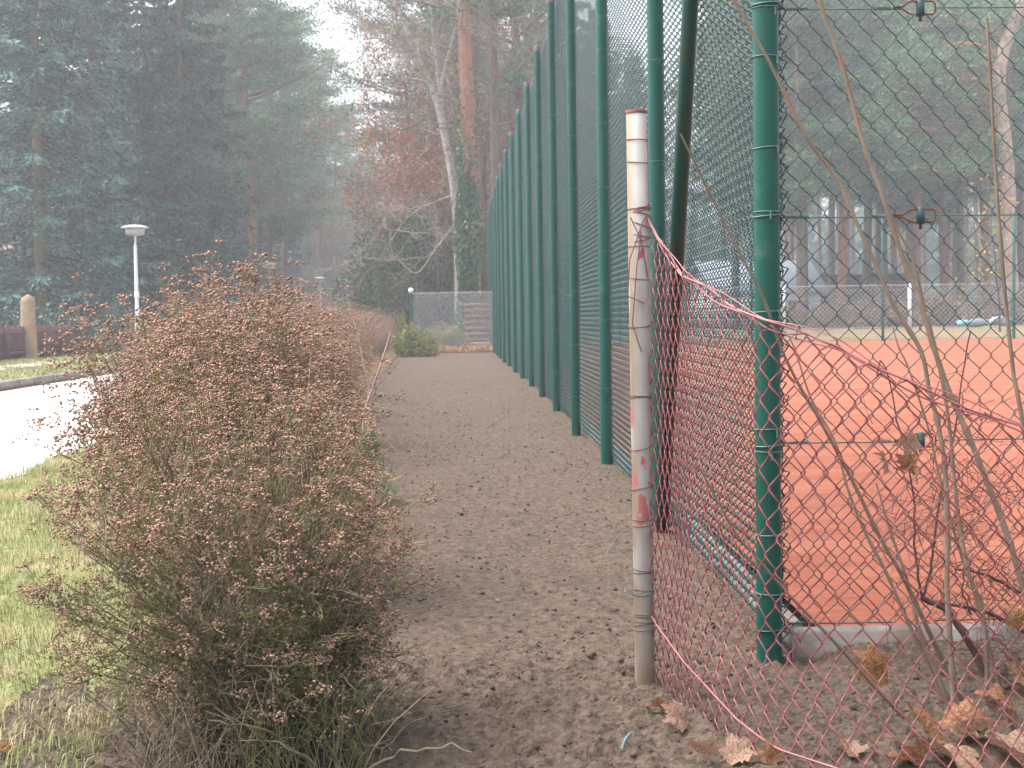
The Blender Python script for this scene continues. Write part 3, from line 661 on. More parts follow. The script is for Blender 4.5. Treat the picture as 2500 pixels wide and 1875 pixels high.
leafs = [  # u,v (2212), D or None = on the ground, size m, tilt(x,y,z), material, label
 (1885, 1440, 3.28, .125, (1.25, .2, .3), 'leaf_yellow', 'large yellow brown maple leaf upright behind the red mesh, right of the corner post foot'),
 (1912, 1000, 3.3, .07, (1.2, .5, 1.2), 'leaf_tan', 'pale curled leaf caught on the canes at court height, left one of a cluster'),
 (1968, 950, 3.3, .075, (1.5, 1.2, .4), 'leaf_tan', 'narrow tan rolled leaf caught upright on the canes, top of a cluster'),
 (1968, 1010, 3.28, .085, (1.1, -.5, 2.2), 'leaf_brown', 'brown crumpled leaf caught on the canes, lowest of a cluster'),
 (1467, 1570, None, .085, (.9, .5, .5), 'leaf_tan', 'curled tan leaf standing on the soil just below the white post'),
 (1422, 1535, None, .055, (.4, .6, 1.6), 'leaf_brown', 'small brown leaf on the soil right at the foot of the white post'),
 (1595, 1640, None, .085, (.5, -.3, .2), 'leaf_tan', 'pale pinkish leaf lying on the soil at the bottom edge, under the mesh'),
 (1520, 1640, None, .085, (.8, .9, 2.5), 'leaf_tan', 'twisted tan leaf at the bottom edge, left of the pale pinkish leaf'),
 (1665, 1645, None, .06, (.6, -.9, 1.1), 'leaf_brown', 'small brown twisted leaf at the bottom edge, right of the pale pinkish leaf'),
 (1835, 1622, None, .07, (.3, .2, .3), 'leaf_tan', 'flat pale leaf alone on open soil below the large yellow leaf'),
 (2005, 1600, None, .15, (.7, .4, .9), 'leaf_yellow', 'big orange brown folded leaf at the left end of the leaf heap'),
 (2055, 1640, None, .16, (.35, -.2, 2.0), 'leaf_tan', 'broad tan leaf lying low at the front of the leaf heap'),
 (2120, 1600, None, .15, (.5, .35, 3.0), 'leaf_tan', 'wide tan leaf in the middle of the leaf heap'),
 (2172, 1548, None, .14, (.9, -.3, 1.4), 'leaf_brown', 'rust brown leaf leaning at the back of the leaf heap'),
 (2150, 1510, 3.2, .075, (1.5, .9, .5), 'leaf_tan', 'rolled pale leaf sticking up above the leaf heap'),
 (2195, 1635, None, .15, (.4, .2, .7), 'leaf_tan', 'tan leaf at the right bottom corner of the leaf heap'),
 (2190, 1335, 3.3, .08, (1.1, .4, .2), 'leaf_yellow', 'yellow leaf caught low in the thorny twigs near the right edge'),
 (2075, 1570, None, .12, (.5, -.6, .1), 'leaf_brown', 'dark brown leaf under the canes between the tan leaves'),
 (1960, 1650, None, .09, (.3, .4, 1.9), 'leaf_brown', 'brown leaf at the bottom edge left of the leaf heap'),
 (2205, 1480, None, .10, (.8, .4, .9), 'leaf_brown', 'brown leaf against the right edge above the leaf heap'),
 (292, 1168, 2.93, .050, (1.2, .2, 1.0), 'leaf_brown', 'single orange brown leaf caught in the left side of the nearest shrub'),
 (12, 1640, None, .05, (.3, .3, .4), 'leaf_yellow', 'small orange leaf in the grass at the bottom left corner'),
 (800, 1372, None, .035, (.2, .3, .4), 'leaf_tan', 'tiny pale leaf on the soil just right of the nearest shrub'),
 (1075, 1275, None, .022, (.2, .3, .4), 'leaf_tan', 'tiny pale leaf scrap on the open soil path'),
 (1058, 1436*1.0, None, .02, (.2, .1, .4), 'leaf_brown', 'tiny red brown leaf scrap on the near soil path'),
]
for i, (u, v, D, sz_, rot, mt, lab) in enumerate(leafs):
    if D is None:
        lo, hi = 1.5, 12.0
        for _ in range(40):
            mid = (lo+hi)/2; w = at(u, v, mid)
            if w[2] > 0.012: lo = mid
            else: hi = mid
        w = at(u, v, lo); w[2] = float(hsoil(w[0], w[1]))+sz_*.5*abs(math.sin(rot[0]))*.75+.01
    else: w = at(u, v, D)
    o = obj('dry_leaf', leaf_mesh(100+i, curl=.75 if i != 0 else .7), M[mt], loc=w, label=lab, cat='leaf', group='fallen dry leaves')
    o.scale = (sz_,)*3; o.rotation_euler = rot

# ------------------------------------------------------------------ hedge of dried flowering shrubs
def blades(pos, dirs, length, width, droop=0.0, tri=False):
    """narrow diamond leaves: pos (N,3), dirs (N,3)"""
    N = len(pos); d = dirs/(np.linalg.norm(dirs, axis=1, keepdims=True)+1e-9)
    r = rng.normal(size=(N, 3)); s = np.cross(d, r); s /= np.linalg.norm(s, axis=1, keepdims=True)+1e-9
    L = np.broadcast_to(length, (N,))[:, None]; W = np.broadcast_to(width, (N,))[:, None]
    a = pos; c = pos+d*L; mid = pos+d*L*.5
    c = c.copy(); c[:, 2] -= droop*L[:, 0]
    V = np.stack([a, mid+s*W*.5, c, mid-s*W*.5], 1).reshape(-1, 3)
    F = np.arange(N*4).reshape(-1, 4)
    return V, F

def bush_arrays(cen, rad, base, nstem=60, nbr=8, ntw=4, seed=0, lean=(0, 0), heads=9, head_r=.011, bead=.0028, topfrac=0.0, low=.12):
    r_ = np.random.default_rng(seed); cen = np.array(cen, float); rad = np.array(rad, float); base = np.array(base, float)
    # end points over the hull surface, upper part favoured
    th = r_.random(nstem)*2*math.pi; ct = r_.uniform(-.55, 1, nstem)
    st = np.sqrt(1-ct*ct); dirs = np.stack([st*np.cos(th), st*np.sin(th), ct], -1)
    tips = cen+dirs*rad*r_.uniform(.82, 1.06, nstem)[:, None]; tips[:, 2] = np.maximum(tips[:, 2], low*r_.random(nstem)+.06)
    b0 = base+np.stack([r_.normal(size=nstem)*rad[0]*.22, r_.normal(size=nstem)*rad[1]*.25, np.zeros(nstem)], -1)
    K = 9; t = np.linspace(0, 1, K)[None, :, None]
    ctrl = b0*.45+tips*.55; ctrl[:, 2] = np.maximum(b0[:, 2], 0)+(tips[:, 2]-b0[:, 2])*.35+.05; ctrl[:, :2] = b0[:, :2]*.62+tips[:, :2]*.38
    stems = (1-t)**2*b0[:, None]+2*t*(1-t)*ctrl[:, None]+t*t*tips[:, None]
    wob = r_.normal(size=stems.shape)*.010; wob[:, 0] = 0; stems = stems+np.cumsum(wob, 1)*.5
    stems[:, 0, 2] = -.03
    srad = np.linspace(1, .28, K)[None]*r_.uniform(.0025, .0055, nstem)[:, None]
    # branches
    NB = nstem*nbr; si = np.repeat(np.arange(nstem), nbr); tb = r_.uniform(.25, .97, NB)
    f = tb*(K-1); k0 = np.minimum(f.astype(int), K-2); fr_ = (f-k0)[:, None]
    bp = stems[si, k0]*(1-fr_)+stems[si, k0+1]*fr_
    out = (bp-cen)/rad; out /= np.linalg.norm(out, axis=1, keepdims=True)+1e-9
    bd = out*.55+r_.normal(size=(NB, 3))*.55+np.array([0, 0, .45]); bd /= np.linalg.norm(bd, axis=1, keepdims=True)
    Lb = r_.uniform(.07, .22, NB)*(rad.mean()/.42)
    kb = 5; tt = np.linspace(0, 1, kb)[None, :, None]
    br = bp[:, None]+bd[:, None]*tt*Lb[:, None, None]; br = br+np.cumsum(r_.normal(size=br.shape)*.004, 1)*(tt > 0); br[..., 2] += .12*(tt[..., 0]**2)*Lb[:, None]
    brad = np.linspace(1, .5, kb)[None]*r_.uniform(.0010, .0019, NB)[:, None]
    NT = NB*ntw; bi = np.repeat(np.arange(NB), ntw); f = r_.uniform(.3, 1, NT)*(kb-1); k0 = np.minimum(f.astype(int), kb-2); fr_ = (f-k0)[:, None]
    tp = br[bi, k0]*(1-fr_)+br[bi, k0+1]*fr_
    td = bd[bi]*.7+r_.normal(size=(NT, 3))*.45+np.array([0, 0, .3]); td /= np.linalg.norm(td, axis=1, keepdims=True)
    Lt = r_.uniform(.03, .085, NT)
    tt = np.linspace(0, 1, 4)[None, :, None]; tw = tp[:, None]+td[:, None]*tt*Lt[:, None, None]+np.cumsum(r_.normal(size=(NT, 4, 3))*.002, 1)*(tt > 0)
    trad = np.broadcast_to(np.array([1, .9, .8, .7])[None]*.0008, (NT, 4))
    ends = tw[:, -1]
    return stems, srad, br, brad, tw, trad, ends, td

def make_bush(name, label, cen, rad, base, origin, seed, nstem=60, nbr=8, ntw=4, headfrac=lambda e: 1.0, heads=9, head_r=.011, bead=.0028, nleaf=8000, group=None, leafz=(0, 1), stemside=5):
    t = thing(name, label, 'shrub', origin, group=group)
    O = np.array(origin, float)
    stems, srad, br, brad, tw, trad, ends, td = bush_arrays(cen, rad, base, nstem, nbr, ntw, seed)
    keep = tw[..., 2].min(1) > -.01
    obj('stems', B().add(*tubes(stems-O, srad, stemside)).mesh('stems', True), M['stem'], t, kind='stuff')
    q = B(); q.add(*tubes(br-O, brad, 3)); q.add(*tubes((tw-O)[keep], trad[keep], 3))
    obj('twigs', q, M['twig'], t, kind='stuff')
    r_ = np.random.default_rng(seed+1)
    hm = keep & (r_.random(len(ends)) < headfrac(ends)); E = ends[hm]; D_ = td[hm]
    n = len(E); off = r_.normal(size=(n, heads, 3))*head_r; up = D_[:, None]*.6+np.array([0, 0, .6]); off = off-((off*up).sum(-1, keepdims=True))*up*.55
    C = (E[:, None]+off+up*head_r*.5).reshape(-1, 3)-O
    obj('seed_heads', mesh_np('seed_heads', *(lumps(C, bead*(.6+.8*r_.random(len(C))), oct_v, oct_f, .25) if bead < .002 else lumps(C, bead*(.6+.8*r_.random(len(C))), tet_v, tet_f, .3)), True), M['seed'], t, kind='stuff')
    if nleaf:
        src = np.concatenate([tw[keep].reshape(-1, 3), br.reshape(-1, 3)]); w = src[:, 2]
        lo, hi = leafz; pr = np.clip(1.25-(w-lo)/(hi-lo), .05, 1); pr /= pr.sum()
        i = r_.choice(len(src), nleaf, p=pr)
        pos = src[i]-O+r_.normal(size=(nleaf, 3))*.004; d = r_.normal(size=(nleaf, 3))+np.array([0, 0, .3])
        obj('leaves', mesh_np('leaves', *blades(pos, d, .006+.009*r_.random(nleaf), .005)), M['bushleaf'], t, kind='stuff')
    return t, (stems, br, tw)

b1, info1 = make_bush('dried_shrub', 'nearest brown shrub of tangled twigs with dried seed heads, beside the soil path',
    (-.565, 3.15, .40), (.345, .40, .40), (-.40, 3.18, 0), (-.42, 3.4, 0), 3, nstem=160, nbr=10, ntw=4,
    headfrac=lambda e: np.clip(.12+.9*np.linalg.norm((e-np.array([-.565, 3.15, .28]))/np.array([.345, .40, .48]), axis=1)**3*.75, 0, 1)*np.where(e[:, 2] > .45, 1, .40), heads=15, nleaf=36000, leafz=(0, .8), head_r=.0090, bead=.0024)
# long gnarled stems at its foot
q = B()
for i in range(30):
    x0 = rng.normal(-.36, .08); y0 = rng.normal(2.94, .10)
    a = rng.uniform(-1.3, 1.3); L_ = rng.uniform(.14, .30); k = rng.uniform(-1.8, 1.8)
    t = np.linspace(0, 1, 12); ang = a*.8+k*t**1.5
    p = np.stack([x0+np.cumsum(np.sin(ang))*L_/12, y0+np.cumsum(rng.normal(size=12)*.012)-.1*t, -.02+np.cumsum(np.cos(ang*.8))*L_/12], -1); p += rng.normal(size=p.shape)*.004; p[:, 2] = np.maximum(p[:, 2], .0)
    q.add(*tubes(smooth_poly(p-np.array([-.42, 3.4, 0]), 2)[None], (np.linspace(1, .35, 23)*rng.uniform(.0022, .0052))[None], 6))
obj('gnarled_stems', q.mesh('gnarled_stems', True), M['stem'], b1, kind='stuff')
q = B(); st_ = []
for i in range(420):
    x0 = rng.uniform(-.70, -.22); y0 = rng.uniform(2.78, 3.15); h = rng.uniform(.08, .30); a = np.clip(rng.normal()*.6, -1.1, .8); b_ = rng.normal()*.6-.2; h *= .8
    p = np.array([(0, 0, 0), (a*.25, b_*.2, .4), (a*.6, b_*.5, .75), (a*1.0, b_*.8, .9+.2*rng.random())])*h+np.array([x0, y0, 0])+rng.normal(size=(4, 3))*.006; p[0, 2] = -.01
    st_.append(p-np.array([-.42, 3.4, 0]))
q.add(*tubes(np.array(st_), np.array([.0014, .0012, .0010, .0006]), 3))
obj('low_stalks', q, M['twig'], b1, kind='stuff')
# a few protruding long shoots with heads on the left
def shoots(parent, O, pix, D):
    C = []
    for (u0, v0, u1, v1) in pix:
        q = B(); p0 = at(u0, v0, D); p1 = at(u1, v1, D-.05); t = np.linspace(0, 1, 7)[:, None]
        p = p0+(p1-p0)*t+np.cumsum(rng.normal(size=(7, 3))*.003, 0); q.add(*tubes((p-O)[None], np.linspace(.0017, .0010, 7)[None], 4))
        for _ in range(9):
            f = rng.uniform(.55, 1); s = p0+(p1-p0)*f; d = rng.normal(size=3)*.018+np.array([0, 0, .02]); q.add(*tubes(np.array([s-O, s+d*.6-O, s+d-O])[None], .0008, 3))
            for _ in range(12): C.append(s+d+rng.normal(size=3)*.0065-O)
        obj('shoot', q, M['twig'], parent)
    C = np.array(C)
    obj('seed_heads', mesh_np('seed_heads', *lumps(C, .0032*(.6+.8*rng.random(len(C))), oct_v, oct_f, .25), True), M['seed'], parent, kind='stuff')
shoots(b1, np.array([-.42, 3.4, 0]), [(270, 1060, 165, 930), (290, 1020, 205, 880), (260, 1010, 190, 965), (230, 1320, 45, 1300), (240, 1400, 100, 1270), (235, 1180, 125, 1115), (250, 1090, 150, 1060), (330, 980, 290, 850), (700, 1330, 880, 1210), (740, 1260, 905, 1170), (700, 1300, 850, 1140)], 3.15)

b2, _ = make_bush('dried_shrub', 'second brown shrub, dense rounded mound of rust brown seed heads behind the nearest one',
    (-.79, 4.95, .58), (.315, .58, .48), (-.76, 4.95, 0), (-.75, 4.95, 0), 8, nstem=150, nbr=12, ntw=4, heads=10, head_r=.013, bead=.0041, nleaf=5000, leafz=(0, .7))
shoots(b2, np.array([-.75, 4.95, 0]), [(370, 700, 350, 640), (450, 680, 430, 640), (520, 650, 528, 592), (330, 760, 300, 690), (330, 820, 262, 722), (600, 660, 600, 610), (330, 900, 290, 770), (560, 640, 545, 598)], 4.9)
# row beyond
b3, _ = make_bush('dried_shrub', 'rust brown hedge shrub in the receding row behind the two nearest shrubs', (0, 0, .60), (.52, .62, .50), (0, 0, 0), (0, 0, 0), 21, nstem=80, nbr=9, ntw=3, heads=6, head_r=.014, bead=.0055, nleaf=2500, leafz=(0, .7), group='receding row of brown hedge shrubs', stemside=3)
b4, _ = make_bush('dried_shrub', 'rust brown hedge shrub in the receding row behind the two nearest shrubs', (0, 0, .55), (.55, .65, .48), (0, 0, 0), (0, 0, 0), 22, nstem=80, nbr=9, ntw=3, heads=6, head_r=.014, bead=.0055, nleaf=2500, leafz=(0, .7), group='receding row of brown hedge shrubs', stemside=3)
D = 6.3; i = 0
while D < 44:
    x = float(np.interp(D, [6, 9, 20, 36, 46], [-1.36, -1.55, -2.35, -2.75, -2.9]))
    s = random.uniform(.90, 1.02)*(1.0 if D < 9 else 1.04)
    for off in ((0,) if D < 9 else (-.35, .25)):
        loc = (x+off+random.uniform(-.1, .1), D+random.uniform(-.2, .2), 0)
        if i < 2: o = (b3, b4)[i]; o.location = loc; o['label'] = ('brown hedge shrub directly behind the second shrub, first of the receding row', 'brown hedge shrub, second of the receding row beside the bare saplings')[i]; o.scale = (s, s, s)
        else: dup((b3, b4)[i % 2], loc, random.uniform(0, 6), s*(1.0 if off >= 0 else .95), 'brown shrub in the '+('nearer' if D < 13 else 'middle' if D < 26 else 'farthest')+' stretch of the receding row, '+('path side' if off > 0 else 'road side' if off < 0 else 'right behind the second shrub'))
        i += 1
    D *= 1.0; D += 1.05 if D < 15 else 1.7

# dry grass tuft ground litter along the hedge foot
N = 9000
gy = 5.5*np.exp(rng.random(N)*math.log(38/5.5)); gx = np.interp(gy, [3, 4.7, 9, 20, 38], [-.35, -.42, -.74, -1.5, -1.85])+rng.normal(size=N)*.13-.12
q = B().add(*blades(np.stack([gx, gy, np.full(N, -.01)], -1), np.stack([rng.normal(size=N)*.8, rng.normal(size=N)*.8, rng.uniform(.2, 1, N)], -1), rng.uniform(.05, .18, N), .006))
obj('dry_litter', q, mat('dry_grass', (.45, .30, .17), (.30, .18, .10), 3, .9, island=.35, trans=.2), kind='stuff')

# grass on the verge
def grassfield(N, ylo, yhi, xl, xr, hlo, hhi, wid, m, name):
    gy = ylo*np.exp(rng.random(N)*math.log(yhi/ylo)); gx = xl(gy)+(xr(gy)-xl(gy))*rng.random(N)
    den = vnoise(gx*2.2+3, gy*2.0); k = den > -.95+rng.random(N)*.4
    gx, gy = gx[k], gy[k]; n = len(gx)
    z0 = verge_z(gx, gy)-.004; h = rng.uniform(hlo, hhi, n)*(1+.3*vnoise(gx*3, gy*3)); a = rng.random(n)*6.28; lean = rng.uniform(.2, .95, n)
    dx, dy = np.cos(a), np.sin(a); w = wid*np.maximum(1, gy/7)
    px, py = -dy*w/2, dx*w/2
    b0 = np.stack([gx-px, gy-py, z0], -1); b1 = np.stack([gx+px, gy+py, z0], -1)
    mx, my = gx+dx*h*lean*.35, gy+dy*h*lean*.35
    m0 = np.stack([mx-px*.7, my-py*.7, z0+h*.6], -1); m1 = np.stack([mx+px*.7, my+py*.7, z0+h*.6], -1)
    tip = np.stack([gx+dx*h*lean, gy+dy*h*lean, z0+h*(1-.35*lean)], -1)
    V = np.stack([b0, b1, m1, m0, tip], 1).reshape(-1, 3); i = np.arange(n)[:, None]*5
    T = np.concatenate([i+[[0, 1, 2]], i+[[0, 2, 3]], i+[[3, 2, 4]]])
    return obj(name, mesh_np(name, V, T), m, kind='stuff')
grassfield(56000, 2.4, 13, lambda y: np.full_like(y, -2.95), lambda y: np.interp(y, [2.4, 4, 9, 13], [-.78, -.88, -1.15, -1.5]), .025, .060, .0035, M['blade'], 'grass_blades')
verge_near = verge_z
verge_z = lambda X, Y: .10+.02*vnoise(X, Y*.5)
grassfield(26000, 18, 75, lambda y: np.full_like(y, -10.3), lambda y: np.full_like(y, -6.9), .04, .09, .006, M['blade'], 'grass_blades')

# small conifer seedling, sapling
cs = thing('conifer_seedling', 'small blue green conifer seedling at the left edge of the soil path', 'seedling', at(797, 1088, 7.3))
N = 1500; zz = rng.random(N)*.36; a = rng.random(N)*6.28; rr = (.40-zz)*.42*rng.random(N)**.6
pos = np.stack([rr*np.cos(a), rr*np.sin(a), zz], -1); d = np.stack([np.cos(a), np.sin(a), .7+rng.random(N)], -1)
obj('needles', mesh_np('needles', *blades(pos, d, .055, .0045)), mat('seedling_needles', (.25, .29, .17), (.15, .19, .11), 6, .6, island=.4, trans=.2), cs, kind='stuff')
obj('stem', mesh_np('stem', *tubes(np.array([[(0, 0, -.02), (0, 0, .2), (.005, 0, .37)]]), .003, 5)), M['twig'], cs)
for (pts, D, lab) in [([(787, 950), (786, 900), (800, 850), (822, 790), (845, 715)], 7.4, 'thin pinkish bare sapling leaning right above the conifer seedling'), ([(800, 850), (783, 770), (772, 720), (762, 690)], 10.0, 'short bare pinkish sapling standing against the brown hedge')]:
    sp = thing('bare_sapling', lab, 'sapling', at(pts[0][0], pts[0][1]+60, D))
    O = np.array(sp.location); p = smooth_poly([at(u, v, D) for u, v in pts], 4)
    p = np.concatenate([[O-np.array([0, 0, .02])], p]); obj('stem', mesh_np('stem', *tubes((p-O)[None], np.linspace(.008, .004, len(p))[None], 6), True), mat('pinkish_bark', (.42, .29, .26), (.32, .21, .19), 9), sp)
    q = B()
    for k in range(5):
        s = p[3+k*2]; d = np.array([rng.choice([-1, 1])*rng.uniform(.08, .2), rng.normal()*.05, rng.uniform(.05, .2)]); q.add(*tubes(np.array([s-O, s+d*.5+[0, 0, -.01]-O, s+d-O])[None], .0018, 4))
    obj('twigs', q, M['cane'], sp)

# ------------------------------------------------------------------ street lamps
def lamp_proto(loc, label):
    t = thing('street_lamp', label, 'street lamp', loc, group='street lamps along the road')
    q = B(); lathe(q, [(.075, -.05), (.075, 1.1), (.055, 1.15), (.045, 3.0), (.028, 3.03), (.028, 3.30)], sides=12); obj('pole', q.mesh('pole', True), M['lampgrey'], t)
    q = B(); lathe(q, [(.065, 1.62), (.0653, 1.63), (.0653, 1.76), (.06, 1.77)], sides=12); obj('number_band', q, M['whitepaint'], t)
    q = B(); lathe(q, [(.03, 3.27), (.22, 3.30), (.25, 3.33), (.26, 3.46), (.24, 3.47), (.001, 3.471)], sides=20); obj('lamp_globe', q.mesh('lamp_globe', True), M['lampglass'], t)
    q = B(); lathe(q, [(.24, 3.475), (.36, 3.49), (.365, 3.505), (.30, 3.535), (.16, 3.57), (.001, 3.58)], sides=24); obj('lamp_hood', q.mesh('lamp_hood', True), M['lampgrey'], t)
    return t
LX = [(38, -8.85), (64, -8.85), (87.7, -9.0), (111, -9.2), (137, -9.3), (157, -8.9), (183, -9.1)]
lab = ['nearest and tallest looking grey street lamp in front of the dark spruces', 'second grey street lamp, its head above the top of the brown shrub', 'third grey street lamp along the road, left of the round yellow sign', 'fourth grey street lamp, just right of the round yellow sign', 'fifth street lamp, faint in the haze', 'sixth street lamp, slim and pale in the haze', 'farthest and smallest street lamp, faint in the haze']
L0 = lamp_proto((LX[0][1], LX[0][0], 0), lab[0])
for (d_, x_), lb in zip(LX[1:], lab[1:]): dup(L0, (x_, d_, 0), 0, 1.0, lb)
# round sign
sg = thing('round_sign', 'round yellow green road sign half hidden behind the hedge between two lamps', 'sign', (at(733, 657, 88)[0], 88, 0))
q = B(); lathe(q, [(.03, -.05), (.03, 1.9)], sides=8); obj('sign_pole', q, M['lampgrey'], sg)
def disc(bb, r, y, z, th=.02, n=24):
    a = np.arange(n)*2*math.pi/n; V = np.concatenate([np.stack([r*np.cos(a), np.full(n, y), z+r*np.sin(a)], -1), np.stack([r*np.cos(a), np.full(n, y+th), z+r*np.sin(a)], -1), [(0, y, z)], [(0, y+th, z)]])
    F = [];
    for i in range(n):
        j = (i+1) % n; F += [(i, j, 2*n), (n+j, n+i, 2*n+1), (i, n+i, n+j), (i, n+j, j)]
    bb.add(V, F)
zc = at(733, 657, 88)[2]
q = B(); disc(q, .33, -.05, zc); obj('sign_disc', q, mat('sign_rim', (.55, .55, .18), (.5, .5, .2), 3), sg)
q = B(); disc(q, .22, -.056, zc+.03, .005); obj('sign_face', q, mat('sign_green', (.16, .25, .12), None, 3), sg)

# ------------------------------------------------------------------ left side: dark red slatted fence, pillar
gf = thing('dark_red_garden_fence', 'low dark red garden fence with dense thin slats across the road', 'fence', (-10.45, 26, .1))
sb = B(); box(sb, (-.012, -.055, 0), (.012, .055, .74)); slm = sb.mesh('slat')
for i in range(104):
    o = obj('slat', slm, M['rustfence'], gf, (0, i*.125-.5, .05+rng.normal()*.006))
q = B(); box(q, (.014, -.6, .15), (.05, 12.6, .21)); obj('rail', q, M['rustfence'], gf); q = B(); box(q, (.014, -.6, .62), (.05, 12.6, .68)); obj('rail', q, M['rustfence'], gf)
pb = B(); box(pb, (-.04, -.04, -.25), (.04, .04, .85), .01); pbm = pb.mesh('fence_post')
for i in range(7): obj('fence_post', pbm, M['rustfence'], gf, (.095, i*2.08-.4, 0))
q = B(); box(q, (-.09, -.09, -.2), (.09, .09, 1.02), .02); obj('end_post', q, mat('red_post', (.30, .07, .05), (.2, .05, .04), 5), gf, (.02, 12.5, 0))
gp = thing('stone_gatepost', 'weathered yellow brown stone pillar with rounded top behind the dark red fence', 'pillar', tuple(at(65, 790, 33.5)*np.array([1, 1, 0])))
q = B(); z = np.array([-.1, .05, .1, .6, .62, 1.0, 1.45, 1.58, 1.64]); w = np.array([.17, .17, .155, .150, .145, .145, .140, .12, .03])
for i in range(len(z)-1):
    pass
ringv = []
for zz_, ww in zip(z, w):
    b_ = ww*.25
    ringv.append([(ww, ww-b_, zz_), (ww-b_, ww, zz_), (-ww+b_, ww, zz_), (-ww, ww-b_, zz_), (-ww, -ww+b_, zz_), (-ww+b_, -ww, zz_), (ww-b_, -ww, zz_), (ww, -ww+b_, zz_)])
V = np.array(ringv).reshape(-1, 3); F = [(i*8+j, i*8+(j+1) % 8, (i+1)*8+(j+1) % 8, (i+1)*8+j) for i in range(len(z)-1) for j in range(8)]
F.append(((len(z)-1)*8, (len(z)-1)*8+1, (len(z)-1)*8+2, (len(z)-1)*8+3)); F.append(((len(z)-1)*8+3, (len(z)-1)*8+4, (len(z)-1)*8+5, (len(z)-1)*8+6))
obj('shaft', mesh_np('shaft', V+rng.normal(size=V.shape)*.006, np.array(F)), M['stone'], gp)

# ------------------------------------------------------------------ trees
def trunk_tube(pts, r, sides=9): return tubes(np.asarray(pts, float)[None], np.asarray(r)[None], sides)
def spruce_meshes(seed, H=19, R=4.2, z0=.4, dens=1.0):
    r_ = np.random.default_rng(seed)
    zs = np.arange(z0, H-.3, .30); brs = []
    for z in zs:
        n = 7
        for k in range(n):
            a = r_.random()*6.28; L = R*(1-(z/H))**.75*r_.uniform(.6, 1.12)+.15
            if r_.random() < .08: continue
            brs.append((z+r_.normal()*.1, a, L))
    brs = np.array(brs); N = len(brs); K = 7; t = np.linspace(0, 1, K)[None]
    z, a, L = brs[:, 0:1], brs[:, 1:2], brs[:, 2:3]
    rr = L*t; zz = z-L*.30*t**1.1+L*.16*t**3+r_.normal(size=(N, 1))*.15*t
    bp = np.stack([rr*np.cos(a), rr*np.sin(a), zz], -1)
    brv = tubes(bp, (np.linspace(1, .15, K)[None]*(.012+.010*L)), 3)
    # sprays
    per = int(46*dens); f = r_.random((N, per))**.75*.94+.06; kk = np.minimum((f*(K-1)).astype(int), K-2); fr = (f*(K-1)-kk)[..., None]
    idx = np.arange(N)[:, None]
    pt = bp[idx, kk]*(1-fr)+bp[idx, kk+1]*fr
    side = r_.choice([-1, 1], (N, per)); ta = a+side*r_.uniform(.5, 1.2, (N, per)); lt = (L*.30*(1.1-f)+.10)*r_.uniform(.4, 1.1, (N, per))
    d = np.stack([np.cos(ta), np.sin(ta), -r_.uniform(.05, .75, (N, per))], -1)
    # three blades along each side twig
    pos = []; dr = []
    for s in (.0, .38, .75):
        pos.append((pt+d*(lt*s)[..., None]).reshape(-1, 3)+r_.normal(size=(N*per, 3))*.03); e = d.reshape(-1, 3)+r_.normal(size=(N*per, 3))*.30; dr.append(e)
    pos = np.concatenate(pos); dr = np.concatenate(dr)
    fol = blades(pos, dr, r_.uniform(.12, .30, len(pos)), r_.uniform(.045, .10, len(pos)))
    tr = trunk_tube([(0, 0, -.1), (0, 0, 2), (.03, 0, H*.5), (0, 0, H)], [.24, .20, .13, .02])
    return mesh_np('trunk', *tr, True), mesh_np('limbs', *brv), mesh_np('crown', *fol)

def pine_meshes(seed, H=18, z0=.45, R=3.2, nb=42, lean=.4, puff=8, per=46, r0=.20, blade=(.13, .24), low=None):
    r_ = np.random.default_rng(seed); K = 10; t = np.linspace(0, 1, K)
    cx = lean*np.sin(t*2.2+r_.random()*3)*t; cy = lean*np.cos(t*1.7+r_.random()*3)*t
    tp = np.stack([cx, cy, t*H-.1*(t == 0)], -1); tr = trunk_tube(tp, np.interp(t, [0, .1, .6, 1], [r0*1.2, r0, r0*.7, .03]), 10)
    bl = []; puffs = []; lim = B()
    for i in range(nb):
        f = z0+(1-z0)*(i+r_.random())/nb; z = f*H; p0 = np.array([np.interp(f, t, cx), np.interp(f, t, cy), z])
        g_ = (f-z0)/(1-z0); L = R*(.45+.75*math.sin(math.pi*min(1, g_*.8+.18)))*r_.uniform(.5, 1.15)
        a = r_.random()*6.28; up = r_.uniform(-.15, .6)
        tt = np.linspace(0, 1, 7)[:, None]; d = np.array([math.cos(a), math.sin(a), up])
        p = p0+d*tt*L+np.cumsum(r_.normal(size=(7, 3))*.10, 0)*tt; p[:, 2] += .10*L*tt[:, 0]**2
        lim.add(*tubes(p[None], np.linspace(.055, .012, 7)[None]*(.5+L*.2), 4))
        for k in range(puff):
            s = r_.uniform(.35, 1.02); kk = min(int(s*6), 5); q_ = p[kk]+(p[kk+1]-p[kk])*(s*6-kk)
            c = q_+r_.normal(size=3)*np.array([.40, .40, .20])*(.5+s*.6); puffs.append(c)
            lim.add(*tubes(np.array([[q_, (q_+c)/2+[0, 0, -.04], c]]), .010, 3))
    puffs = np.array(puffs); n = len(puffs)
    off = r_.normal(size=(n, per, 3))*np.array([.23, .23, .10]); pos = (puffs[:, None]+off).reshape(-1, 3)
    dr = off.reshape(-1, 3)*3+np.array([0, 0, .5])+r_.normal(size=(n*per, 3))*.4
    fol = blades(pos, dr, r_.uniform(*blade, n*per), r_.uniform(.03, .06, n*per))
    return mesh_np('trunk', *tr, True), lim.mesh('limbs', True), mesh_np('crown', *fol)

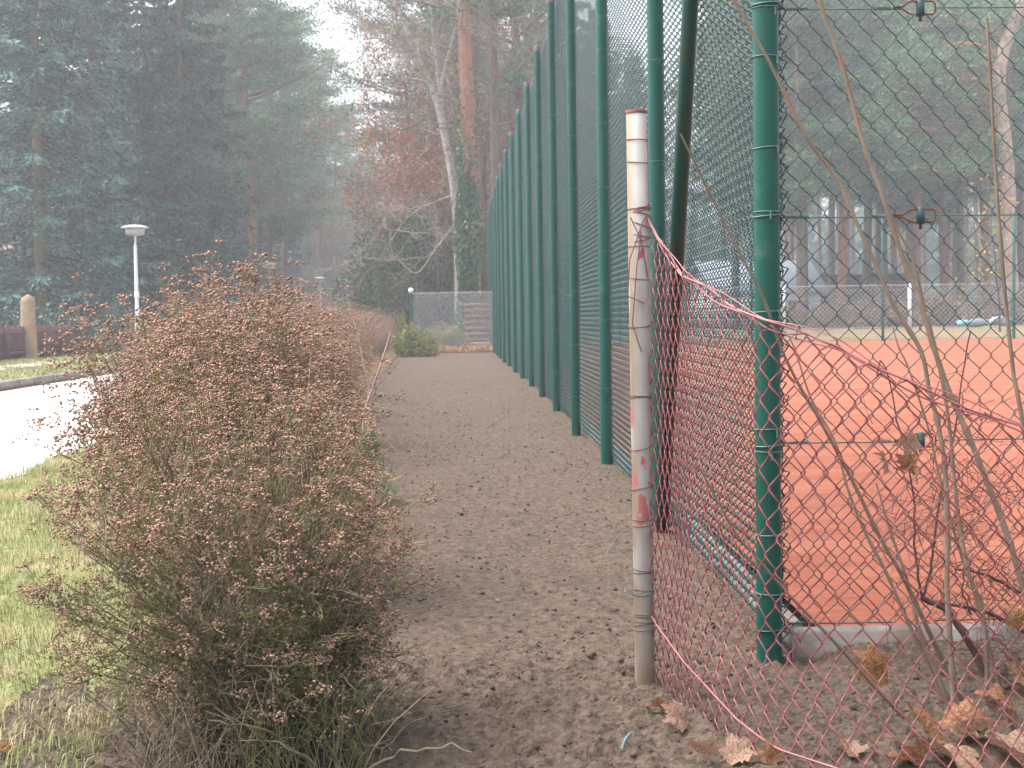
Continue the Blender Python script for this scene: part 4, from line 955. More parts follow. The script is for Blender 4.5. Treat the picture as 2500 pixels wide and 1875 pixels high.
def grow(r_, p0, d, L, r, lvl, out, spread=.55, up=.15, nch=(3, 5), seg=5):
    p = [p0]; dd = d.copy()
    for k in range(seg):
        dd = dd+r_.normal(size=3)*.16; dd[2] += up*.12; dd /= np.linalg.norm(dd); p.append(p[-1]+dd*L/seg)
    out.append((np.array(p), np.linspace(r, r*.5, seg+1), lvl))
    if lvl == 0: return
    for k in range(r_.integers(*nch)+ (1 if lvl > 1 else 3)):
        f = r_.uniform(.25, 1.0); i = min(int(f*seg), seg-1); q_ = p[i]+(p[i+1]-p[i])*(f*seg-i)
        nd = dd*.75+r_.normal(size=3)*spread; nd /= np.linalg.norm(nd)
        grow(r_, q_, nd, L*r_.uniform(.45, .75), r*.5*(1.1-f*.3), lvl-1, out, spread, up, nch, seg)

def bare_meshes(seed, H=12, r0=.16, lvl=4, leaves=0, spread=.55, clump=.2, rmin=.006):
    r_ = np.random.default_rng(seed); out = []
    K = 8; t = np.linspace(0, 1, K)[:, None]
    tp = np.array([0, 0, -.1])+np.concatenate([np.cumsum(r_.normal(size=(K, 2))*.12, 0)*t, t*(H*.75)], 1)
    tr = trunk_tube(tp, np.linspace(r0, r0*.35, K), 9)
    for i in range(14):
        f = .2+.8*(i+r_.random())/14; k = min(int(f*7), 6); q_ = tp[k]+(tp[k+1]-tp[k])*(f*7-k); a = r_.random()*6.28
        d = np.array([math.cos(a)*.8, math.sin(a)*.8, r_.uniform(.2, 1.0)]); d /= np.linalg.norm(d)
        grow(r_, q_, d, H*.26*r_.uniform(.6, 1.1), r0*.35*(1.1-f*.6), lvl-1, out, spread)
    P_ = np.array([o[0] for o in out]); R_ = np.maximum(np.array([o[1] for o in out]), rmin); lv = np.array([o[2] for o in out])
    q = B(); big = lv > 0
    if big.any(): q.add(*tubes(P_[big], R_[big], 4))
    q.add(*tubes(P_[~big], R_[~big], 3))
    lf = None
    if leaves:
        src = P_[lv <= 1].reshape(-1, 3); cl = r_.normal(size=(25, 3))*np.array([1.8, 1.8, H*.22])+np.array([0, 0, H*.5])
        i = r_.choice(len(src), leaves); pos = src[i]+r_.normal(size=(leaves, 3))*clump
        lf = mesh_np('leaves', *blades(pos, r_.normal(size=(leaves, 3)), r_.uniform(.09, .17, leaves), r_.uniform(.06, .10, leaves)))
    return mesh_np('trunk', *tr, True), q.mesh('branches'), lf

def tree(name, label, cat, loc, parts, group=None, rz=0, sc=1.0, cat_parts=None):
    t = thing(name, label, cat, loc, rz, group, sc)
    for nm, me, m in parts:
        if me is not None: obj(nm, me, m, t, kind='stuff' if nm in ('crown', 'branches', 'leaves', 'limbs') else None)
    return t

def gx(u, D, s=2212.0): return float(at(u, 700, D, s)[0])
spA = spruce_meshes(1); spB = spruce_meshes(2, 18, 3.8); spC = spruce_meshes(5, 20, 4.6)
M['spruce2'] = mat('dark_spruce_needles', (.075, .145, .110), (.028, .062, .044), 2.2, .65, island=.5, hue=.03, spec=.25, trans=.15, ob=.1)
def spr(loc, pm_, lab, m, sc=1.0, rz=0, bark='mossbark', group=None):
    return tree('spruce_tree', lab, 'tree', loc, [('trunk', pm_[0], M[bark]), ('limbs', pm_[1], M['bark']), ('crown', pm_[2], m)], group, rz, sc)
def Gd(u, D, z=0): return (gx(u, D), D, z)
spr(Gd(92, 43), spA, 'blue green spruce at the left edge with a pale mossy trunk showing through', M['spruce'], (.95, .95, 1))
spr(Gd(-90, 47), spC, 'blue spruce cut off by the left picture edge', M['spruce'], 1.0, 1)
spr(Gd(215, 49), spC, 'broad blue spruce behind the nearest street lamp', M['spruce'], .95, 2)
spr(Gd(405, 50), spB, 'dark green spruce right of the nearest street lamp', M['spruce2'], (.85, .85, 1.05), 3)
spr(Gd(330, 56), spA, 'dark spruce between the blue spruces and the dark spruce, further back', M['spruce2'], 1.05, 4)
spr(Gd(120, 60), spB, 'tall spruce at the back of the left group', M['spruce2'], 1.25, 5)
spr(Gd(440, 70), spB, 'hazy spruce standing right behind the dark spruce', M['spruce2'], (.9, .9, 1.1), 1.5)

piA = pine_meshes(11, 18, .42, 3.2, 46); piB = pine_meshes(12, 17, .50, 2.8, 40); piC = pine_meshes(13, 19, .35, 3.6, 54, .7, per=80); piD = pine_meshes(14, 17, .28, 3.2, 56, .3, per=80)
piF = pine_meshes(15, 18, .45, 2.8, 30, .3, 6, 30, .17, (.2, .35))      # light one for the distance
bA = bare_meshes(31, 13, .16, 4, 0); bB = bare_meshes(32, 12, .15, 4, 2600); bC = bare_meshes(33, 9, .12, 4, 5000, .6, .3)
def pin(loc, pm_, lab, sc=1.0, rz=0, bark='pinebark', group=None, m='pine'):
    return tree('pine_tree', lab, 'tree', loc, [('trunk', pm_[0], M[bark]), ('limbs', pm_[1], M['lowbark']), ('crown', pm_[2], M[m])], group, rz, sc)
# centre
pin(Gd(548, 66), piC, 'reddish trunked pine in the middle distance left of centre, with dead lower branches', 1.0, .5)
pin(Gd(587, 75), piD, 'pine with an ivy covered foot behind the second street lamp', 1.0, 2.2, 'lowbark')
pin(Gd(612, 80), piB, 'slim dark trunked pine right of the ivy footed pine', 1.05, 1.0, 'lowbark')
pin(Gd(470, 64), piD, 'pine mostly hidden behind the dark spruce', 1.1, 4.0)
pin(Gd(690, 105), piA, 'hazy pine above the third street lamp', 1.1, 1.1, 'lowbark')
pin(Gd(762, 138), piC, 'hazy pine in the row along the road, above the fifth street lamp', 1.0, 2.9, 'lowbark')
pin(Gd(727, 120), piD, 'hazy pine with low branches over the road end', 1.1, 3.3, 'lowbark')
pin(Gd(800, 152), piD, 'dense hazy pine far down the road, left of the yew like tree', 1.0, .3, 'lowbark')
pin(Gd(825, 178), piC, 'faint pine far down the road', 1.1, 5.3, 'lowbark')
pin(Gd(640, 95), piD, 'faint tall pine far behind the hedge', 1.2, 5.0, 'lowbark')
# right of centre
orange = pin(Gd(1008, 44), piB, 'tall straight orange trunked pine right of centre, ivy climbing its foot', (1, 1, 1.2), 0)
_O = np.array(orange.location)
_p = smooth_poly([at(u, v, 44)-_O for u, v in [(1024, 750), (1022, 600), (1016, 420), (1010, 250), (1005, 100), (1002, -60), (1000, -250)]], 4); _p[0, 2] = -.1; _p[:, 2] /= 1.2
for _c in orange.children:
    if _c.name.startswith('trunk'): _c.data = mesh_np('trunk', *tubes(_p[None], np.linspace(.25, .19, len(_p))[None], 12), True); _c.data.materials.append(M['pinebark'])

N = 13000; a = rng.random(N)*6.28; zz = (5.2*rng.random(N)**1.15+1.8*np.abs(rng.normal(size=N))*(rng.random(N) < .22))/1.2; r_i = .20+.17*rng.random(N)**1.5*(1+.6*np.sin(zz*2.3+1))*np.clip(1.25-zz/5.5, .15, 1)
pos = np.stack([.10+r_i*np.cos(a)*1.05, r_i*np.sin(a)*1.1, zz], -1); d = np.stack([np.cos(a), np.sin(a), rng.normal(size=N)*.8-.4], -1)
obj('ivy', mesh_np('ivy', *blades(pos, d, .12, .10)), M['ivy'], orange, kind='stuff')
pin(Gd(1072, 47), piB, 'mossy trunked pine close right of the orange one', (.8, .8, 1.25), 2.0, 'mossbark')
pin(Gd(1135, 52), piA, 'purplish trunked pine showing above the top of the green fence', (1.1, 1.1, 1.2), 3.0, 'lowbark')
pin(Gd(935, 60), piC, 'pine behind the pale forked tree', 1.1, 1.9, 'lowbark')
# pale forked birch
bt = thing('birch_tree', 'pale barked tree forking into slanting limbs left of the orange pine trunk', 'tree', Gd(992, 44.7))
O = np.array(bt.location)
limbs = [([(992, 700), (990, 560), (982, 420), (960, 290), (938, 200), (905, 130), (878, 60), (850, -20), (830, -120)], .151, .075),
         ([(958, 280), (950, 200), (944, 130), (936, 60), (930, -20), (920, -150)], .10, .05),
         ([(945, 215), (962, 150), (985, 60), (1000, -20), (1010, -120)], .08, .05),
         ([(905, 130), (880, 105), (855, 95), (830, 98)], .04, .02), ([(982, 420), (930, 440), (880, 470), (845, 520)], .03, .012), ([(985, 480), (940, 540), (900, 590), (860, 560)], .03, .012)]
tips = []
for pts, ra, rb in limbs:
    p = smooth_poly([at(u, v, 44.7) for u, v in pts], 4); p[:, 1] += np.linspace(0, rng.normal()*.8, len(p)) if ra < .15 else 0
    if ra > .15: p[0, 2] = -.1
    obj('trunk' if ra > .15 else 'limb', mesh_np('limb', *tubes((p-O)[None], np.linspace(ra, rb, len(p))[None], 9), True), M['birch'], bt)
    tips.append((p, ra))
out = []; r_ = np.random.default_rng(77)
for p, ra in tips:
    for _ in range(16 if ra > .06 else 6):
        k = r_.integers(len(p)//3, len(p)); d = np.array([r_.normal()*.8-.1, r_.normal()*.8, r_.uniform(-.3, .7)]); d /= np.linalg.norm(d)
        grow(r_, p[k]-O, d, r_.uniform(1.2, 2.8), .022, 2, out, .5, -.25)
P_ = np.array([o[0] for o in out]); R_ = np.maximum(np.array([o[1] for o in out]), .006)
obj('branches', B().add(*tubes(P_, R_, 3)), mat('birch_twigs', (.30, .25, .20), (.2, .15, .12), 3, island=.25), bt, kind='stuff')

def bar(loc, pm_, lab, sc=1.0, rz=0, leaf='orangeleaf', group=None, bark='bark'):
    return tree('bare_tree', lab, 'tree', loc, [('trunk', pm_[0], M[bark]), ('branches', pm_[1], M['bare']), ('leaves', pm_[2], M[leaf])], group, rz, sc)
bar(Gd(922, 49), bC, 'low tree with clinging orange brown leaves left of the pale forked tree', (.95, .95, .95), 0)
bar(Gd(885, 53), bB, 'brown twiggy tree with scattered rust leaves behind the orange leaved one', 1.1, 1)
bar(Gd(1050, 50), bA, 'leafless grey brown tree behind the ivy covered pine', 1.2, 2)
bar(Gd(1110, 55), bB, 'rust leaved twiggy tree above the receding fence posts', 1.2, 3)
bar(Gd(722, 112), bB, 'hazy reddish twiggy tree beyond the hedge', 1.1, 5)
bar(Gd(980, 58), bA, 'leafless tree filling the background behind the orange pine', 1.3, 6)
bar(Gd(560, 75), bA, 'leafless tree behind the reddish pine, pinkish in the haze', 1.1, 6)
bar(Gd(1000, 66), bB, 'tall twiggy tree furthest back behind the orange pine', 1.5, 2.2)

# leafy shrubs
def shrub_mesh(seed, R, H, N=9000, size=(.06, .13), lump=.25):
    r_ = np.random.default_rng(seed); k = 26
    c = r_.normal(size=(k, 3)); c /= np.linalg.norm(c, axis=1, keepdims=True); c[:, 2] = np.abs(c[:, 2])*.9; c = c*np.array([R, R, H])*r_.uniform(.3, .8, (k, 1)); c[:, 2] += .15*H*r_.random(k)
    i = r_.integers(0, k, N); d = r_.normal(size=(N, 3)); d /= np.linalg.norm(d, axis=1, keepdims=True)
    pos = c[i]+d*np.array([R, R, H])*lump*r_.uniform(.6, 1.15, (N, 1)); pos[:, 2] = np.maximum(pos[:, 2], .02)
    fol = mesh_np('foliage', *blades(pos, d+r_.normal(size=(N, 3))*.6, r_.uniform(*size, N), r_.uniform(size[0]*.5, size[1]*.55, N)))
    st = tubes(np.stack([np.zeros((k, 3)), c*.5+[0, 0, .05], c], 1), np.linspace(.03, .008, 3), 4)
    return mesh_np('stems', *st), fol
def shr(name, lab, loc, ms, m, sc=1.0, rz=0, group=None, cat='shrub'):
    t = thing(name, lab, cat, loc, rz, group, sc); obj('stems', ms[0], M['bark'], t, kind='stuff'); obj('foliage', ms[1], m, t, kind='stuff'); return t
sA = shrub_mesh(1, 1.3, 1.6, 9000); sB = shrub_mesh(2, 1.5, 1.4, 9000); sC = shrub_mesh(3, .6, .9, 5000, (.04, .09)); sD = shrub_mesh(4, 2.2, 4.2, 15000, (.1, .2), .28)
shr('evergreen_shrub', 'bushy dark ivy clad evergreen at the right end of the dark red fence', Gd(235, 39.8), sA, M['bluegreen'], (.75, .75, 1.0))
shr('evergreen_shrub', 'blue green leafy shrub spilling over the dark red fence', Gd(150, 38.5), sB, M['bluegreen'], (.9, .9, 1.05), 1)
shr('evergreen_shrub', 'blue green shrub at the left edge behind the dark red fence', Gd(15, 37), sB, M['bluegreen'], (1.0, 1.0, 1.15), 2)
shr('evergreen_shrub', 'light green rounded shrub beside the nearest street lamp', Gd(238, 42), sA, M['yew'], (.8, .8, 1.35), 3)
shr('evergreen_shrub', 'dark shrub behind the nearest street lamp pole', Gd(300, 42.5), sA, M['spruce2'], (1.0, 1.0, 1.0), 4)
shr('evergreen_shrub', 'dark shrub half hidden behind the left flank of the second brown shrub', Gd(370, 44), sA, M['yew'], (1.1, 1.1, .95), 5)
shr('evergreen_shrub', 'low dark shrub below the dark spruce', Gd(440, 46), sB, M['yew'], 1.1, .5)
shr('juniper_shrub', 'yellow green spreading juniper at the far left corner of the soil path', Gd(895, 34), sC, M['yellowgreen'], (1.0, 1.0, 1.05))
shr('juniper_shrub', 'small upright rusty yellow conifer in front of the white ball finial', Gd(868, 37), sC, mat('rusty_conifer', (.34, .20, .09), (.2, .13, .06), 4, island=.4), (.35, .35, 1.5), 2)
shr('evergreen_tree', 'dark yew like tree with a short black trunk behind the grey mesh fence', Gd(905, 47, 1.3), sD, M['yew'], (.8, .8, .95), 1, cat='tree')
q = B(); q.add(*tubes(np.array([[(0, 0, -1.5), (0, 0, 0), (.1, 0, 1.5)]]), .16, 8))
obj('trunk', q, M['bark'], bpy.data.objects['evergreen_tree'])
shr('evergreen_tree', 'hazy dark evergreen left of the yew like tree', Gd(858, 50, .5), sD, M['yew'], (1.1, 1.1, 1.1), 3, cat='tree')
shr('evergreen_tree', 'olive brown evergreen crown behind the orange leaved tree', Gd(950, 52, 1.0), sD, M['yew'], (1.1, 1.1, 1.25), 5, cat='tree')

# ------------------------------------------------------------------ grey mesh fence closing the path, ball finial
gm = thing('grey_mesh_fence', 'low grey diamond mesh fence crossing the far end of the soil path', 'fence', (-1.45, 38.2, 0))
pl = chainlink(2.6, 1.55, .003, hooks=False, cw=.036, ch=.036)
V, F = tubes(np.stack([pl[..., 0], pl[..., 1], pl[..., 2]+.08], -1), .0062, 3); obj('mesh_panel', mesh_np('mesh_panel', V, F), M['greywire'], gm)
for z in (.1, 1.63): obj('tension_wire', mesh_np('tension_wire', *tubes(np.array([[(0, 0, z), (2.6, 0, z)]]), .005, 4)), M['greywire'], gm)
q = B(); lathe(q, [(.035, -.1), (.035, 1.62)], sides=10)
for i, x in enumerate((0, 2.6)):
    po = obj('post', q.mesh('post', True) if i == 0 else pmg, M['post'], gm, (x, 0, 0)); pmg = po.data
q = B(); lathe(q, [(.001, -.075), (.04, -.063), (.068, -.03), (.075, 0), (.068, .03), (.04, .063), (.001, .075)], sides=14); obj('ball_finial', q.mesh('ball_finial', True), M['whitepaint'], gm, (0, 0, 1.70))
# planks behind it
pk = thing('plank_stack', 'stack of dark brown planks with gaps behind the grey mesh fence', 'plank stack', (.45, 40.6, 0))
pq = B(); box(pq, (-.45, -.3, 0), (.45, .3, .11), .01); pkm = pq.mesh('plank'); ql = B(); box(ql, (-.03, -.28, 0), (.03, .28, .055)); qlm = ql.mesh('spacer')
pkmat = mat('plank_wood', (.19, .095, .085), (.12, .06, .055), 4, .9, ob=.15)
for i in range(8):
    o = obj('plank', pkm, pkmat, pk, (random.uniform(-.03, .03), 0, .05+i*.17))
    for sx in (-.35, .3): obj('spacer', qlm, pkmat, pk, (sx, 0, i*.17-.005))
for i, (u, v) in enumerate([(1000, 745), (965, 748), (1035, 742)]):
    pass
N = 3500; q = B().add(*blades(np.stack([rng.uniform(-1.6, .9, N), rng.uniform(37.6, 38.6, N), np.zeros(N)], -1), np.stack([rng.normal(size=N), rng.normal(size=N), rng.uniform(.1, 1.3, N)], -1), rng.uniform(.05, .28, N), .025))
obj('dry_litter', q, bpy.data.materials['dry_grass'], kind='stuff')
shr('low_shrub', 'tangled low green brown shrub behind the middle of the grey mesh fence', Gd(975, 39.5), sC, mat('olive', (.20, .17, .08), (.12, .12, .06), 4, island=.4), (1.4, 1.0, .9), 1)
shr('low_shrub', 'dark green low shrub behind the left part of the grey mesh fence', Gd(930, 40.5), sC, M['yew'], (1.3, 1.0, .95), 2)

# ------------------------------------------------------------------ houses (background)
def house(name, label, loc, w, d, h, rh, wall, roof, rz=0, windows=()):
    t = thing(name, label, 'house', loc, rz)
    q = B(); box(q, (-w/2, -d/2, -.1), (w/2, d/2, h)); obj('wall', q, wall, t)
    # gable roof, ridge along x
    e = .35; V = np.array([(-w/2-e, -d/2-e, h-.12), (w/2+e, -d/2-e, h-.12), (w/2+e, 0, h+rh), (-w/2-e, 0, h+rh), (w/2+e, d/2+e, h-.12), (-w/2-e, d/2+e, h-.12)], float)
    V2 = V+np.array([0, 0, .14]); VV = np.concatenate([V, V2])
    F = [(0, 3, 2, 1), (3, 5, 4, 2), (6, 7, 8, 9), (9, 8, 10, 11), (0, 1, 7, 6), (4, 5, 11, 10), (1, 2, 8, 7), (2, 4, 10, 8), (5, 3, 9, 11), (3, 0, 6, 9)]
    obj('roof', mesh_np('roof', VV, np.array(F)), roof, t)
    V = np.array([(-w/2, -d/2, h), (-w/2, d/2, h), (-w/2, 0, h+rh), (w/2, -d/2, h), (w/2, d/2, h), (w/2, 0, h+rh)], float)
    obj('gable', mesh_np('gable', V, np.array([(0, 2, 1), (3, 4, 5)])), wall, t)
    for (x, z, ww, hh) in windows:
        q = B(); box(q, (x-ww/2, -d/2-.04, z), (x+ww/2, -d/2+.02, z+hh)); wo_ = obj('window', q, M['whitepaint'], t)
        q = B(); box(q, (x-ww/2+.08, -d/2-.05, z+.08), (x+ww/2-.08, -d/2-.042, z+hh-.08)); obj('pane', q, mat('pane', (.05, .06, .07), None, 3, .1), wo_)
    return t
wallw = mat('white_render', (.72, .72, .74), (.62, .62, .64), 1, .9); roofg = mat('blue_grey_sheet_roof', (.38, .42, .50), (.30, .34, .41), 2, .5, stretch=(6, 1, 1))
x_, _, _ = at(1690, 600, 75)
house('small_house', 'small pale house with a blue grey roof beyond the court, right of the corner post', (x_-1.6, 75, .1), 6.0, 4, 1.9, 1.6, wallw, roofg, .2, [(1.5, .7, .9, .8)])
house('pink_house', 'pinkish house glimpsed through the spruces at the left edge', Gd(20, 72), 12, 8, 6.5, 3, mat('pink_render', (.62, .42, .40), (.55, .36, .34), 1, .9), mat('roof_tile', (.30, .12, .09), (.2, .08, .06), 3), .1, [(-2, 1, 1.2, 1.4), (2, 1, 1.2, 1.4), (-2, 4, 1.2, 1.4), (2, 4, 1.2, 1.4)])
house('grey_house', 'hazy blue grey house gable far behind the ball finial', (gx(925, 80), 80, 0), 7, 6, 1.9, 1.7, mat('slate_wall', (.33, .36, .42), None, 1, .9), mat('slate_roof', (.26, .30, .37), None, 2, .8), 1.4, [(0, .7, .9, .9)])
bw = mat('reddish_boards', (.26, .12, .11), (.18, .09, .085), 3, .9, ob=.15)
sh = thing('board_shed', 'long low reddish brown board shed behind the right hand court among the pines', 'shed', (gx(1800, 82), 82, .1))
pb_ = B(); box(pb_, (-4.4, -.02, 0), (4.4, .02, .2)); pbm_ = pb_.mesh('board')
for i in range(12): o = obj('board', pbm_, bw, sh, (0, -.012*(i % 2), i*.235+.05))
q = B(); box(q, (-4.35, .03, 0), (4.35, 3, 2.75)); obj('shed_body', q, mat('shed_dark', (.06, .05, .05), None, 3), sh)
q = B(); box(q, (-4.7, -.5, 2.9), (4.7, 3.4, 3.02)); obj('roof', q, mat('felt_roof', (.14, .13, .13), None, 3), sh)

# ------------------------------------------------------------------ far end of the court
ef = thing('court_end_fence', 'tall green post and wire fence closing the far end of the clay court', 'fence', (1, 40.4, 0))
px_ = [gx(1907, 40.4)-3.87*2, gx(1907, 40.4)-3.87, gx(1907, 40.4), gx(2190, 40.4), gx(2190, 40.4)+3.87, gx(2190, 40.4)+7.74]
q = B(); lathe(q, [(.045, -.1), (.045, 3.75), (.001, 3.77)], sides=12); pe = q.mesh('post', True)
for x in px_:
    if x > 1.2: obj('post', pe, M['post'], ef, (x-1, 0, 0))
V, F = tubes(np.stack([(lambda a: a[..., 0])(chainlink(16.5, 3.6, .002, cw=.09, ch=.09, hooks=False)), (lambda a: a[..., 1])(chainlink(16.5, 3.6, .002, cw=.09, ch=.09, hooks=False)), (lambda a: a[..., 2]+.08)(chainlink(16.5, 3.6, .002, cw=.09, ch=.09, hooks=False))], -1), .0018, 3)
obj('mesh_panel', mesh_np('mesh_panel', V, F), M['tie'], ef)
for z in (.1, 1.25, 2.5, 3.66): obj('tension_wire', mesh_np('tension_wire', *tubes(np.array([[(0, 0, z), (16.5, 0, z)]]), .006, 4)), M['tie'], ef)
lf_ = thing('white_post_fence', 'low pale mesh fence on white posts on the grassy bank beyond the court', 'fence', (2, 52, .2))
q = B(); box(q, (-.06, -.05, -.2), (.06, .05, 1.75), .02); pw = q.mesh('post')
x1 = gx(1693, 52); x2 = gx(1965, 52); dx = x2-x1
for k in range(-2, 5):
    x = x1+dx*k
    if x > 2: obj('post', pw, M['whitepaint'], lf_, (x-2, 0, 0))
pl = chainlink(24, 1.6, .003, cw=.09, ch=.09, hooks=False)
V, F = tubes(pl+np.array([0, 0, .08]), .0075, 3); obj('mesh_panel', mesh_np('mesh_panel', V, F), M['greywire'], lf_)
for z in (.1, 1.7): obj('tension_wire', mesh_np('tension_wire', *tubes(np.array([[(0, 0, z), (24, 0, z)]]), .008, 4)), M['greywire'], lf_)
# tarpaulin bundle
tb_ = thing('tarpaulin_roll', 'rolled grey and light blue tarpaulin lying on the bank behind the court', 'tarpaulin', tuple(at(2105, 702, 50)))
w0 = .01
q = B(); th = np.linspace(0, 1, 9); q2 = B()
tube_capped(q, np.stack([th*1.6-.2, .05*np.sin(th*5), .05+.05*np.sin(th*3)], -1), .13+.03*np.sin(th*9), 12); obj('roll', q.mesh('roll', True), mat('tarp_grey', (.20, .24, .28), (.14, .17, .2), 4, .5), tb_)
tube_capped(q2, np.array([(-.62, 0, .06), (-.42, .0, .09), (-.25, 0, .08)]), .11, 12); obj('blue_end', q2.mesh('blue_end', True), mat('tarp_blue', (.25, .52, .70), None, 4, .5), tb_)
q3 = B(); tube_capped(q3, np.array([(.45, -.12, .02), (.65, -.12, .20), (1.0, -.1, .26)]), .07, 10); obj('grey_flap', q3.mesh('grey_flap', True), mat('tarp_pale', (.5, .53, .56), None, 4, .6), tb_)
# bushes on the bank
sE = shrub_mesh(9, 1.2, 1.3, 6000, (.05, .12))
gr_ = mat('olive_leaf', (.17, .19, .07), (.11, .11, .05), 3, island=.4, hue=.05, trans=.2); br_ = mat('brown_leaf', (.23, .15, .10), (.15, .10, .07), 3, island=.4, hue=.03)
yl_ = mat('yellow_green_leaf', (.30, .34, .08), (.20, .24, .06), 3, island=.35, hue=.03, trans=.3)
for i, (u, D, m_, s, lb) in enumerate([
    (1720, 56, br_, (1, 1, .8), 'brown shrub behind the left white post beyond the court'), (1790, 57, gr_, (1.1, 1, 1.0), 'olive shrub just right of the small house'),
    (1890, 55, yl_, (1.2, 1, 1.25), 'bright yellow green shrub showing over the low pale fence'), (1945, 58, br_, (1.2, 1, 1.1), 'brown shrub behind the second white post'),
    (2040, 56, gr_, (1.4, 1, 1.2), 'wide olive shrub behind the low pale fence right of the second white post'), (2130, 57, br_, (1.3, 1, 1.1), 'brown shrub behind the tarpaulin roll'),
    (2200, 56, gr_, (1.2, 1, 1.3), 'olive shrub at the right picture edge beyond the court'), (1850, 59, gr_, (1.5, 1, .9), 'low olive shrub far behind the yellow green one'), (1770, 54, yl_, (.5, .5, .5), 'small yellow tufted shrub by the low pale fence')]):
    shr('bank_shrub', lb, Gd(u, D, .2), sE, m_, s, i*1.3)
yt = tree('young_tree', 'slender young tree with sparse yellow leaves near the right edge beyond the court', 'tree', Gd(2160, 44, .15), [('trunk', bare_meshes(51, 5.5, .04, 3, 700)[0], M['bark'])], sc=1.0)
ytm = bare_meshes(51, 5.5, .04, 3, 170, rmin=.004); obj('branches', ytm[1], M['bare'], yt, kind='stuff'); obj('leaves', ytm[2], M['yellowleaf'], yt, kind='stuff')

# pines beyond the court: the leaning big one and the wood
big = thing('pine_tree', 'large pine with a pale leaning trunk at the right picture edge', 'tree', Gd(2185, 60))
O = np.array(big.location)
p = smooth_poly([at(u, v, 60) for u, v in [(2188, 700), (2180, 560), (2178, 420), (2170, 300), (2158, 200), (2165, 120), (2195, 40), (2225, -60), (2230, -200)]], 4); p[0, 2] = -.1
obj('trunk', mesh_np('trunk', *tubes((p-O)[None], np.linspace(.36, .22, len(p))[None], 12), True), mat('pale_pine_bark', (.50, .36, .29), (.30, .21, .17), 5, .9, .02, 12, stretch=(1, 1, .5)), big)
for pts in ([(2165, 130), (2120, 100), (2070, 95), (2020, 110)], [(2160, 190), (2110, 170), (2050, 172)], [(2195, 40), (2150, 10), (2100, -10)]):
    pp = smooth_poly([at(u, v, 60) for u, v in pts], 4); obj('limb', mesh_np('limb', *tubes((pp-O)[None], np.linspace(.13, .04, len(pp))[None], 7), True), M['pinebark'], big)
r_ = np.random.default_rng(5); cs_ = []
for (u, v, ru, rv, n) in [(2010, 120, 90, 50, 40), (1960, 180, 90, 40, 40), (2080, 200, 80, 50, 36), (1900, 250, 80, 40, 30), (2150, 30, 90, 50, 30), (2050, 20, 120, 40, 36), (2000, 330, 120, 40, 30), (2120, 330, 60, 50, 20)]:
    for _ in range(n): cs_.append(at(u+r_.normal()*ru*.6, v+r_.normal()*rv*.6, 60+r_.normal()*1.2)-O)
cs_ = np.array(cs_); per = 60; off = r_.normal(size=(len(cs_), per, 3))*np.array([.30, .30, .13]); pos = (cs_[:, None]+off).reshape(-1, 3)
obj('crown', mesh_np('crown', *blades(pos, off.reshape(-1, 3)*3+[0, 0, .5]+r_.normal(size=(len(pos), 3))*.4, r_.uniform(.15, .28, len(pos)), r_.uniform(.035, .07, len(pos)))), M['pine'], big, kind='stuff')
q = B()
for c in cs_[::2]:
    q.add(*tubes(np.array([[c+[0, 0, 0], c*.5+np.array([0, 0, c[2]*.5-.3])+[.3, 0, 0], [0.0, 0, c[2]-.8]]]), .018, 3))
obj('limbs', q, M['pinebark'], big, kind='stuff')

for i, (u, D, k, sc, lb) in enumerate([
    (1730, 62, 0, .95, 'green crowned pine just right of the corner post, beyond the court'), (1815, 66, 1, .9, 'pine with a reddish trunk between the first two long canes'),
    (1900, 72, 0, 1.0, 'pine behind the green fence post at the far end of the court'), (1985, 66, 1, .95, 'green crowned pine behind the two right hand canes'),
    (2075, 70, 0, 1.0, 'pine left of the large leaning pine'), (2130, 76, 1, 1.05, 'pine right behind the large leaning pine'), (1660, 64, 1, 1.0, 'pine seen through the mesh left of the corner post'),
    (1590, 70, 0, 1.0, 'pine seen through the side mesh above the white pipe post'), (2250, 64, 1, 1.0, 'pine cut off by the right picture edge')]):
    pin(Gd(u, D), (piD, piC)[k], lb, (sc*1.1, sc*1.1, sc), i*1.1, ('pinebark', 'lowbark')[i % 2])
wood = []
r_ = random.Random(4)
spots = []
for i in range(4000):
    D = r_.uniform(66, 150); u = r_.uniform(1560, 2330); x = gx(u, D)
    if all((x-a)**2+((D-b)*.8)**2 > 3.0**2 for a, b in spots): spots.append((x, D))
    if len(spots) >= 72: break
protos = []
for j, (pm_, bk) in enumerate([(piA, 'pinebark'), (piB, 'lowbark'), (piC, 'lowbark'), (piF, 'pinebark'), (piF, 'lowbark')]):
    pass
for i, (x, D) in enumerate(sorted(spots, key=lambda s: s[1])):
    j = i % 5
    near = D < 95
    ux = 1003+x/D*3000
    where = 'through the mesh left of the corner post' if ux < 1665 else 'just right of the corner post' if ux < 1790 else 'behind the left crossing cane' if ux < 1920 else 'behind the lower wire tensioner' if ux < 2060 else 'left of the big leaning pine' if ux < 2170 else 'at the right picture edge'
    lb = ('near', 'middle', 'far')[0 if D < 92 else 1 if D < 122 else 2]+' pine of the wood, '+where
    pm_, bk = ([(piA, 'pinebark'), (piB, 'lowbark'), (piC, 'lowbark'), (piD, 'pinebark'), (piB, 'lowbark')] if near else [(piF, 'lowbark')]*5)[j]
    key = (id(pm_), bk)
    src = next((w for w in wood if w[0] == key), None)
    s = r_.uniform(.95, 1.25); sc = (s*.95, s*.95, s*1.1)
    if src is None:
        t = pin((x, D, 0), pm_, lb, sc, r_.random()*6, bk, 'pines of the wood beyond the court'); wood.append((key, t))
    else: dup(src[1], (x, D, 0), r_.random()*6, sc, lb)
